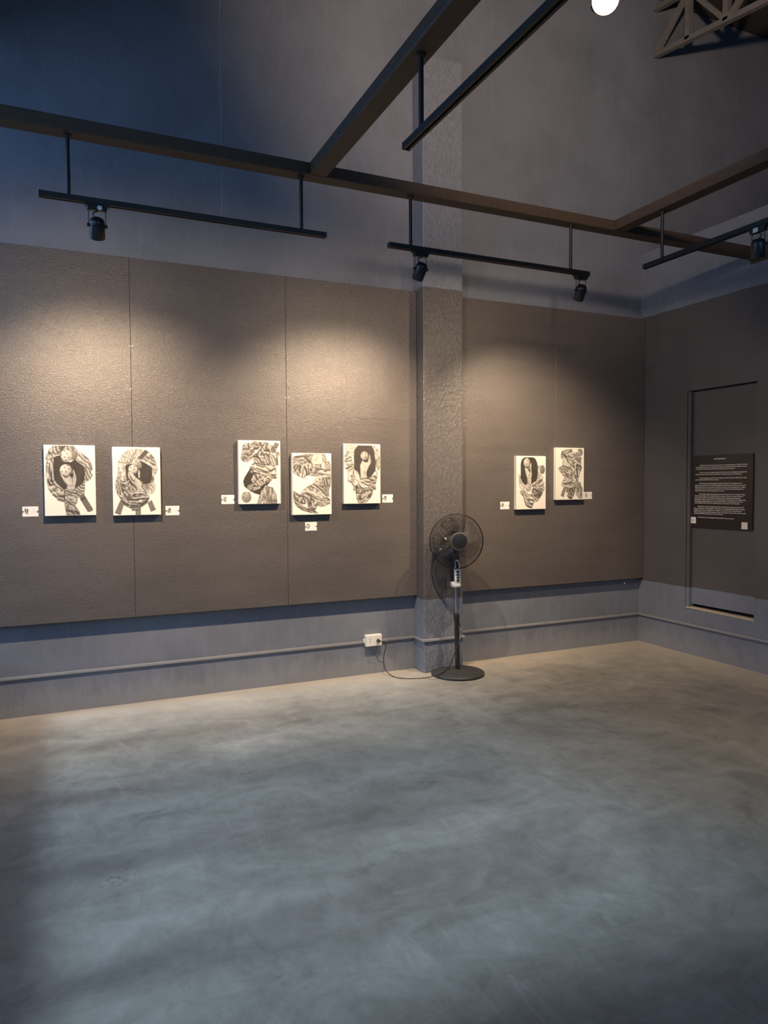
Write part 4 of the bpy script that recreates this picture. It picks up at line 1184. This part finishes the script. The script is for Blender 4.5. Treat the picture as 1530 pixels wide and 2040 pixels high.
def draw_g():
    k = Sketch([(200, 180), (1130, 195), (1120, 1768), (185, 1775)], 21)
    k.F(0.64, 0.24, -45, 85, [(380, 280), (500, 240), (690, 215), (740, 260), (700, 320), (470, 370), (400, 520), (350, 500), (350, 380)], 0.45)
    k.S(0.35, 30, [(640, 290), (720, 270)], .7)
    k.F(0.74, 0.22, 30, 170, [(450, 360), (600, 330), (800, 330), (920, 310), (1000, 430), (1040, 480), (1030, 700), (810, 650), (700, 780), (620, 780), (400, 720), (400, 600), (440, 480)], 0.4)
    k.D([(470, 390), (540, 480), (590, 620)], 26, .7).P(0.86, [(430, 520), (490, 500), (580, 620), (660, 740), (620, 770), (410, 710)]).D([(410, 720), (520, 760), (640, 790)], 18).D([(640, 440), (720, 490), (760, 460)], 22).L([(620, 500), (740, 520), (830, 480)], 20).D([(690, 380), (830, 400), (940, 420)], 12).D([(830, 500), (940, 600), (1020, 640)], 18).D([(820, 510), (720, 590)], 12).L([(840, 560), (940, 640), (1020, 690)], 14).L([(560, 350), (740, 360), (900, 340)], 18).D([(560, 350), (590, 360)], 16).D([(800, 600), (790, 680), (740, 780)], 16).S(0.45, 40, [(700, 700), (760, 640)], .5)
    k.F(0.60, 0.26, 40, 90, [(245, 830), (330, 750), (420, 740), (580, 800), (700, 800), (740, 860), (700, 1120), (560, 1110), (430, 1040), (350, 940)])
    k.L([(260, 830), (400, 900), (540, 980)], 14).D([(360, 910), (500, 930), (590, 1080)], 16).L([(460, 800), (560, 880)], 14).L([(400, 960), (540, 1060), (540, 1110)], 20).D([(480, 1030), (520, 1050)], 14).D([(480, 830), (560, 890)], 12).D([(440, 1110), (520, 1120)], 14)
    k.F(0.66, 0.26, 85, 100, [(760, 740), (900, 680), (960, 760), (1000, 900), (960, 1050), (930, 1200), (880, 1220), (860, 1140), (640, 1110), (740, 1000), (800, 860)])
    k.D([(890, 740), (900, 1000), (890, 1200)], 22).L([(850, 740), (830, 900), (760, 1080)], 22).L([(930, 800), (950, 1000)], 16).D([(780, 880), (800, 940)], 14)
    k.F(0.58, 0.26, 60, 70, [(900, 680), (1030, 720), (1060, 800), (1010, 900), (950, 780)]).D([(990, 860), (1010, 900)], 14).S(0.25, 22, [(880, 690), (1010, 750)], .7)
    k.B(655, 930, 78, 90, 0.84, [(645, 892), (685, 945), (615, 1000)], 13).S(0.4, 20, [(720, 900), (740, 1000), (690, 1060)], .6)
    k.B(1010, 320, 72, 100, 0.70, [(990, 290), (1050, 330)], 13).D([(930, 250), (1000, 225), (1050, 260)], 18).D([(930, 350), (980, 430)], 16).L([(930, 320), (990, 410)], 14)
    k.F(0.70, 0.24, -8, 85, [(380, 1240), (430, 1160), (700, 1130), (860, 1200), (830, 1380), (700, 1420), (520, 1410), (370, 1340)])
    k.L([(420, 1230), (600, 1170), (840, 1230)], 22).D([(460, 1270), (620, 1250), (720, 1210)], 14).L([(480, 1330), (660, 1380), (720, 1400)], 26).D([(480, 1290), (660, 1300), (820, 1360)], 12).S(0.4, 26, [(660, 1250), (780, 1270)], .6).L([(700, 1320), (820, 1350)], 14)
    k.F(0.50, 0.26, 55, 90, [(540, 1430), (720, 1400), (830, 1370), (830, 1500), (790, 1620), (740, 1720), (670, 1765), (600, 1730), (540, 1640), (600, 1580), (520, 1520)])
    k.L([(580, 1480), (650, 1580), (690, 1680)], 14).D([(620, 1470), (690, 1600), (720, 1640)], 20).L([(690, 1530), (760, 1640)], 12).D([(690, 1490), (760, 1500)], 16).S(0.3, 40, [(620, 1680), (680, 1720)], .5)
    k.B(930, 1350, 100, 130, 0.66, [(908, 1290), (955, 1290), (910, 1365), (955, 1415)], 12)
    k.F(0.70, 0.2, 60, 90, [(850, 1490), (940, 1480), (1000, 1370), (1070, 1400), (1080, 1500), (1070, 1740), (950, 1740), (860, 1610)], 0.4).D([(950, 1510), (1070, 1490)], 14).D([(1030, 1400), (1050, 1430)], 18).D([(1040, 1550), (1010, 1680)], 14).L([(920, 1560), (980, 1680)], 26)
    k.G(0.46, [(440, 1395), (520, 1420), (430, 1685), (340, 1640)], 20).S(0.15, 12, [(345, 1640), (430, 1680)], .7)
    return k.done()

PAPER = np.array((0.78, 0.755, 0.68))
GRAPH = np.array((0.040, 0.033, 0.028))
def tone_mesh(name, tones, w, h, parent, loc, mat='drawing_print'):
    """flat printed sheet facing -y; one quad per raster cell"""
    gh, gw = tones.shape
    xs = np.linspace(-w / 2, w / 2, gw)
    zs = np.linspace(h / 2, -h / 2, gh)
    Xg, Zg = np.meshgrid(xs, zs)
    co = np.stack([Xg, np.zeros_like(Xg), Zg], -1).reshape(-1, 3)
    idx = np.arange(gw * gh).reshape(gh, gw)
    q = np.stack([idx[:-1, :-1], idx[1:, :-1], idx[1:, 1:], idx[:-1, 1:]], -1).reshape(-1, 4)
    me = bpy.data.meshes.new(name)
    me.vertices.add(len(co)); me.vertices.foreach_set('co', co.ravel())
    me.loops.add(q.size); me.loops.foreach_set('vertex_index', q.ravel())
    me.polygons.add(len(q)); me.polygons.foreach_set('loop_start', np.arange(len(q)) * 4)
    me.update(calc_edges=True)
    at_ = me.color_attributes.new('tone', 'FLOAT_COLOR', 'POINT')
    tt = (tones.ravel() ** 2.7)[:, None]
    rgba = np.ones((len(co), 4))
    rgba[:, :3] = GRAPH + (PAPER - GRAPH) * tt
    at_.data.foreach_set('color', rgba.ravel())
    me.materials.append(MATS[mat])
    o = bpy.data.objects.new(name, me)
    COL.objects.link(o)
    o.location = loc
    o.parent = parent
    return o

def canvas(tr, br, tones, label):
    """stretched canvas; tr and br are the pixels of the right-hand front corners"""
    a, b = on_y(*tr, FACE_Y), on_y(*br, FACE_Y)
    cx, cz = (a.x + b.x) / 2 - CW / 2, (a.z + b.z) / 2
    o = thing('canvas_painting', (cx, PANEL_Y, cz), label, 'painting', 'graphite drawings on canvas along the back wall')
    bm = new()
    box(bm, -CW / 2, CW / 2, -CT, -0.0008, -CH / 2, CH / 2, 0.0035, 3)
    finish(bm, 'stretched_canvas', 'canvas_white', o)
    tone_mesh('drawing', tones, CW - 0.006, CH - 0.006, o, (0, -CT - 0.0004, 0))
    return o

DRAW = {n: f() for n, f in zip('abcdefg', (draw_a, draw_b, draw_c, draw_d, draw_e, draw_f, draw_g))}
SPEC = [
    ('a', (188, 887), (193, 1027), 'canvas drawing of a hand holding a ball before a dark paddle, one handle lower right'),
    ('b', (319, 893), (321, 1024), 'canvas drawing of cloth and a hand over a paddle, two handles like legs'),
    ('c', (558, 880), (560, 1002), 'canvas drawing of crumpled jackets with a ball lower left and hands lower right'),
    ('d', (660, 904), (661, 1024), 'canvas drawing of draped cloth in two heaps, lowest hung of the middle three'),
    ('e', (757, 886), (759, 1002), 'canvas drawing of a hand raising a ball inside a brown paddle, next to the column'),
    ('f', (1088, 909), (1087, 1014), 'canvas drawing of an oval paddle above a cloth bundle, lower of the right pair'),
    ('g', (1164, 893), (1163, 995), 'canvas drawing of knotted clothes with three balls, nearest the corner')]
for n, tr, br, lab in SPEC:
    canvas(tr, br, DRAW[n], lab)

# ------------------------------------------------------------------ caption cards with push pins
def card(px, n, label, pins):
    x0, y0, x1, y1 = px
    a, b = on_y(x0, y0, PANEL_Y), on_y(x1, y1, PANEL_Y)
    w, h = 0.092, 0.064
    o = thing('caption_card', ((a.x + b.x) / 2, PANEL_Y, (a.z + b.z) / 2), label, 'caption card', 'white caption cards beside the paintings')
    bm = new()
    box(bm, -w / 2, w / 2, -0.0014, -0.0004, -h / 2, h / 2)
    finish(bm, 'card', 'card_paper', o)
    tone_mesh('thumbnail', DRAW[n][::8, ::8], 0.026, 0.038, o, (-0.022, -0.0017, 0.002))
    bm = new()
    for i, (q0, q1) in enumerate(((0.006, 0.034), (0.006, 0.030), (0.006, 0.036), (0.006, 0.026))):
        box(bm, q0, q1, -0.0017, -0.0014, 0.016 - i * 0.009, 0.0172 - i * 0.009)
    finish(bm, 'caption_lines', 'print_grey', o)
    for k in pins:
        bm = new()
        lathe(bm, [(0, 0.007), (0.0035, 0.0065), (0.0042, 0.004), (0.003, 0.0016), (0, 0.0014)], 12, axis_mat((k * (w / 2 - 0.004), 0, 0.0), (0, -1, 0), (0, 0, 1)))
        finish(bm, 'push_pin', 'pin_black', o, True)
card((45, 1009, 76, 1029), 'a', 'white caption card at the far left, beside the leftmost painting', (-1, 1))
card((330, 1008, 357, 1026), 'b', 'white caption card right of the second painting from the left', (-1, 1))
card((441, 986, 467, 1004), 'c', 'white caption card left of the jackets drawing', (-1, 1))
card((608, 1040, 631, 1057), 'd', 'white caption card pinned below the lowest painting', (-1, 1))
card((761, 985, 783, 1001), 'e', 'white caption card between the oval paddle drawing and the column', (-1, 1))
card((996, 999, 1015, 1015), 'f', 'white caption card left of the right-hand pair of paintings', (-1, 1))
card((1162, 980, 1180, 994), 'g', 'white caption card right of the painting nearest the corner', (1,))

# ------------------------------------------------------------------ exhibition text board on the partition
BX = 0.030
b_tl, b_tr, b_bl, b_br = on_x(1378.3, 907.8, BX), on_x(1501, 904.5, BX), on_x(1375, 1050, BX), on_x(1498.7, 1056, BX)
BYc = (b_tl.y + b_tr.y + b_bl.y + b_br.y) / 4
BWd = ((b_tl.y - b_tr.y) + (b_bl.y - b_br.y)) / 2
BZc = (b_tl.z + b_tr.z + b_bl.z + b_br.z) / 4
BHt = ((b_tl.z - b_bl.z) + (b_tr.z - b_br.z)) / 2
board = thing('text_board', (0.0449, BYc, BZc), 'dark brown exhibition text board with white lettering on the right wall', 'sign')
bm = new()
box(bm, -0.016, 0.0, -BWd / 2, BWd / 2, -BHt / 2, BHt / 2, 0.0015, 1)
finish(bm, 'board_plate', 'board_brown', board)
FX = -0.0165
RT = Matrix(((0, 0, -1, FX), (-1, 0, 0, 0), (0, 1, 0, 0), (0, 0, 0, 1)))     # text x -> -y, text y -> z, faces -x
def text_mesh(lines, name, mat, parent):
    """lines: (string, x, z, size, fit width or None, bold) -> one flat mesh per block"""
    bm = bmesh.new()
    for st, x, z, size, fit, bold in lines:
        cu = bpy.data.curves.new('line', 'FONT')
        cu.body = st
        cu.size = size
        cu.resolution_u = 1
        if bold:
            cu.offset = size * 0.02
        ob = bpy.data.objects.new('line', cu)
        me = bpy.data.meshes.new_from_object(ob)
        if len(me.vertices):
            co = np.empty(len(me.vertices) * 3)
            me.vertices.foreach_get('co', co)
            co = co.reshape(-1, 3)
            w_ = co[:, 0].max() - co[:, 0].min()
            sc = fit / w_ if fit else 1.0
            if fit is None:
                x_ = x - w_ / 2
            else:
                x_ = x
            co[:, 0] = (co[:, 0] - co[:, 0].min()) * sc + x_
            co[:, 1] += z
            co[:, 2] = 0
            me.vertices.foreach_set('co', co.ravel())
            bm.from_mesh(me)
        bpy.data.objects.remove(ob)
        bpy.data.curves.remove(cu)
        bpy.data.meshes.remove(me)
    bmesh.ops.transform(bm, matrix=RT, verts=bm.verts)
    me = bpy.data.meshes.new(name)
    bm.to_mesh(me); bm.free()
    me.materials.append(MATS[mat])
    o = bpy.data.objects.new(name, me)
    COL.objects.link(o)
    o.parent = parent
    return o
hw, hh = BWd / 2, BHt / 2
def bx(cx): return -hw + (cx - 80) / (1440 - 80) * BWd        # board sketch units (zoomed crop) -> metres
def bz(cy): return hh - (cy - 110) / (1690 - 110) * BHt
text_mesh([('BOUNCE BACK', bx(740), bz(205), 0.0165, None, True)], 'heading', 'letter_white', board)
PARAS = [
    [(285, 1325, 335, 'Pickleball, the immensely popular sport that is conquering the nation, offers a fresh and'), (195, 1315, 375, 'exciting physical pursuit. It consistently expresses the mentality of Pinoys whenever success'), (190, 1070, 415, 'is meant for an adrenaline fueled feats that require immense endurance.')],
    [(285, 1320, 492, 'Art For Space is proudly announced Union in work, a multifaceted complex that'), (190, 1215, 532, 'merely presents a living museum of collections in sought between art and livelihood.')],
    [(285, 1315, 612, 'For its inauguration, Art For Space invites you to visit the "Bounce Back" show of the'), (182, 720, 650, 'award winning visual artist of the moment.')],
    [(275, 1220, 730, 'The artist is an inspiring fully, amateur athlete for throughout the'), (182, 1295, 770, 'subsequent years of his career, steadily evolving practice and theme. Known to have such and'), (180, 1285, 810, 'likewise parts, there has an extremely admired and well-connected transition in a calling'), (180, 1255, 850, 'of strong, but unforeseen path in opposing tides of the business. Encountering upon the'), (178, 845, 890, 'designated champion and winning a glorious victory.')],
    [(275, 1285, 965, '"Bounce Back" will mark his upcoming return his themed career in campaign. Taking'), (175, 1250, 1005, 'his hard-earned laughs, "Bounce Back" likewise a resilience of form on these examples in'), (173, 1195, 1045, 'nature with the philosophy of pickleball. Bringing the game and keeping the champion,'), (172, 1300, 1083, 'allowing his relentless parody as his others, besides seems. Beyond a personal, cultural style'), (170, 1235, 1122, 'of bouncing moments again as an order of pictorial fabrics. On holding the other two'), (168, 1180, 1160, 'while striking a return at the most critical of points. Grounded in to his collection.')],
    [(260, 1270, 1238, 'Behold the courage and happening of the artist of bouncing forward. Step into the'), (160, 1280, 1278, 'game, the pinnacle, the competitions. Swaps their resounding passing triumphs, honoring'), (160, 1225, 1318, 'footprint to his case. This quality where and that an accurate return. Away with your'), (158, 1295, 1358, 'future journey and his survival outcomes. This is the ultimate return. Here with a visual'), (156, 830, 1395, 'and emotional fine bouncing of vision and power.')],
    [(255, 1060, 1478, 'Your first return on bringing the "Bounce Back". It\'s your bounce.')]]
for ps in PARAS:
    text_mesh([(s, bx(x0), bz(y) + 0.0, 0.0135, (x1 - x0) / 1360 * BWd, True) for x0, x1, y, s in ps], 'paragraph', 'letter_white', board)
def sticker(cx, cy, w, h, mat):
    bm = new()
    box(bm, FX - 0.0006, FX + 0.0006, -bx(cx) - w / 2, -bx(cx) + w / 2, bz(cy) - h / 2, bz(cy) + h / 2)
    return finish(bm, 'paper_sticker', mat, board)
st = sticker(148, 1540, 0.052, 0.054, 'sticker_white')
bm = new()
for q in ((-0.014, -0.008, -0.014, 0.010), (-0.006, 0.000, -0.014, 0.016), (-0.013, 0.0, -0.004, 0.0), (0.004, 0.015, 0.006, 0.010), (0.004, 0.014, -0.004, 0.0), (0.004, 0.015, -0.014, -0.010)):
    box(bm, FX - 0.0011, FX - 0.0006, -bx(148) - q[1], -bx(148) - q[0], bz(1540) + q[2], bz(1540) + q[3])
finish(bm, 'sticker_emblem', 'print_grey', st)
sticker(1283, 1602, 0.056, 0.056, 'sticker_cream')
for cx, cy in ((118, 165), (1388, 130)):
    bm = new()
    lathe(bm, [(0, 0.004), (0.004, 0.0035), (0.006, 0.0)], 12, axis_mat((FX, -bx(cx), bz(cy)), (-1, 0, 0), (0, 0, 1)))
    finish(bm, 'screw_cap', 'grey_plastic', board, True)
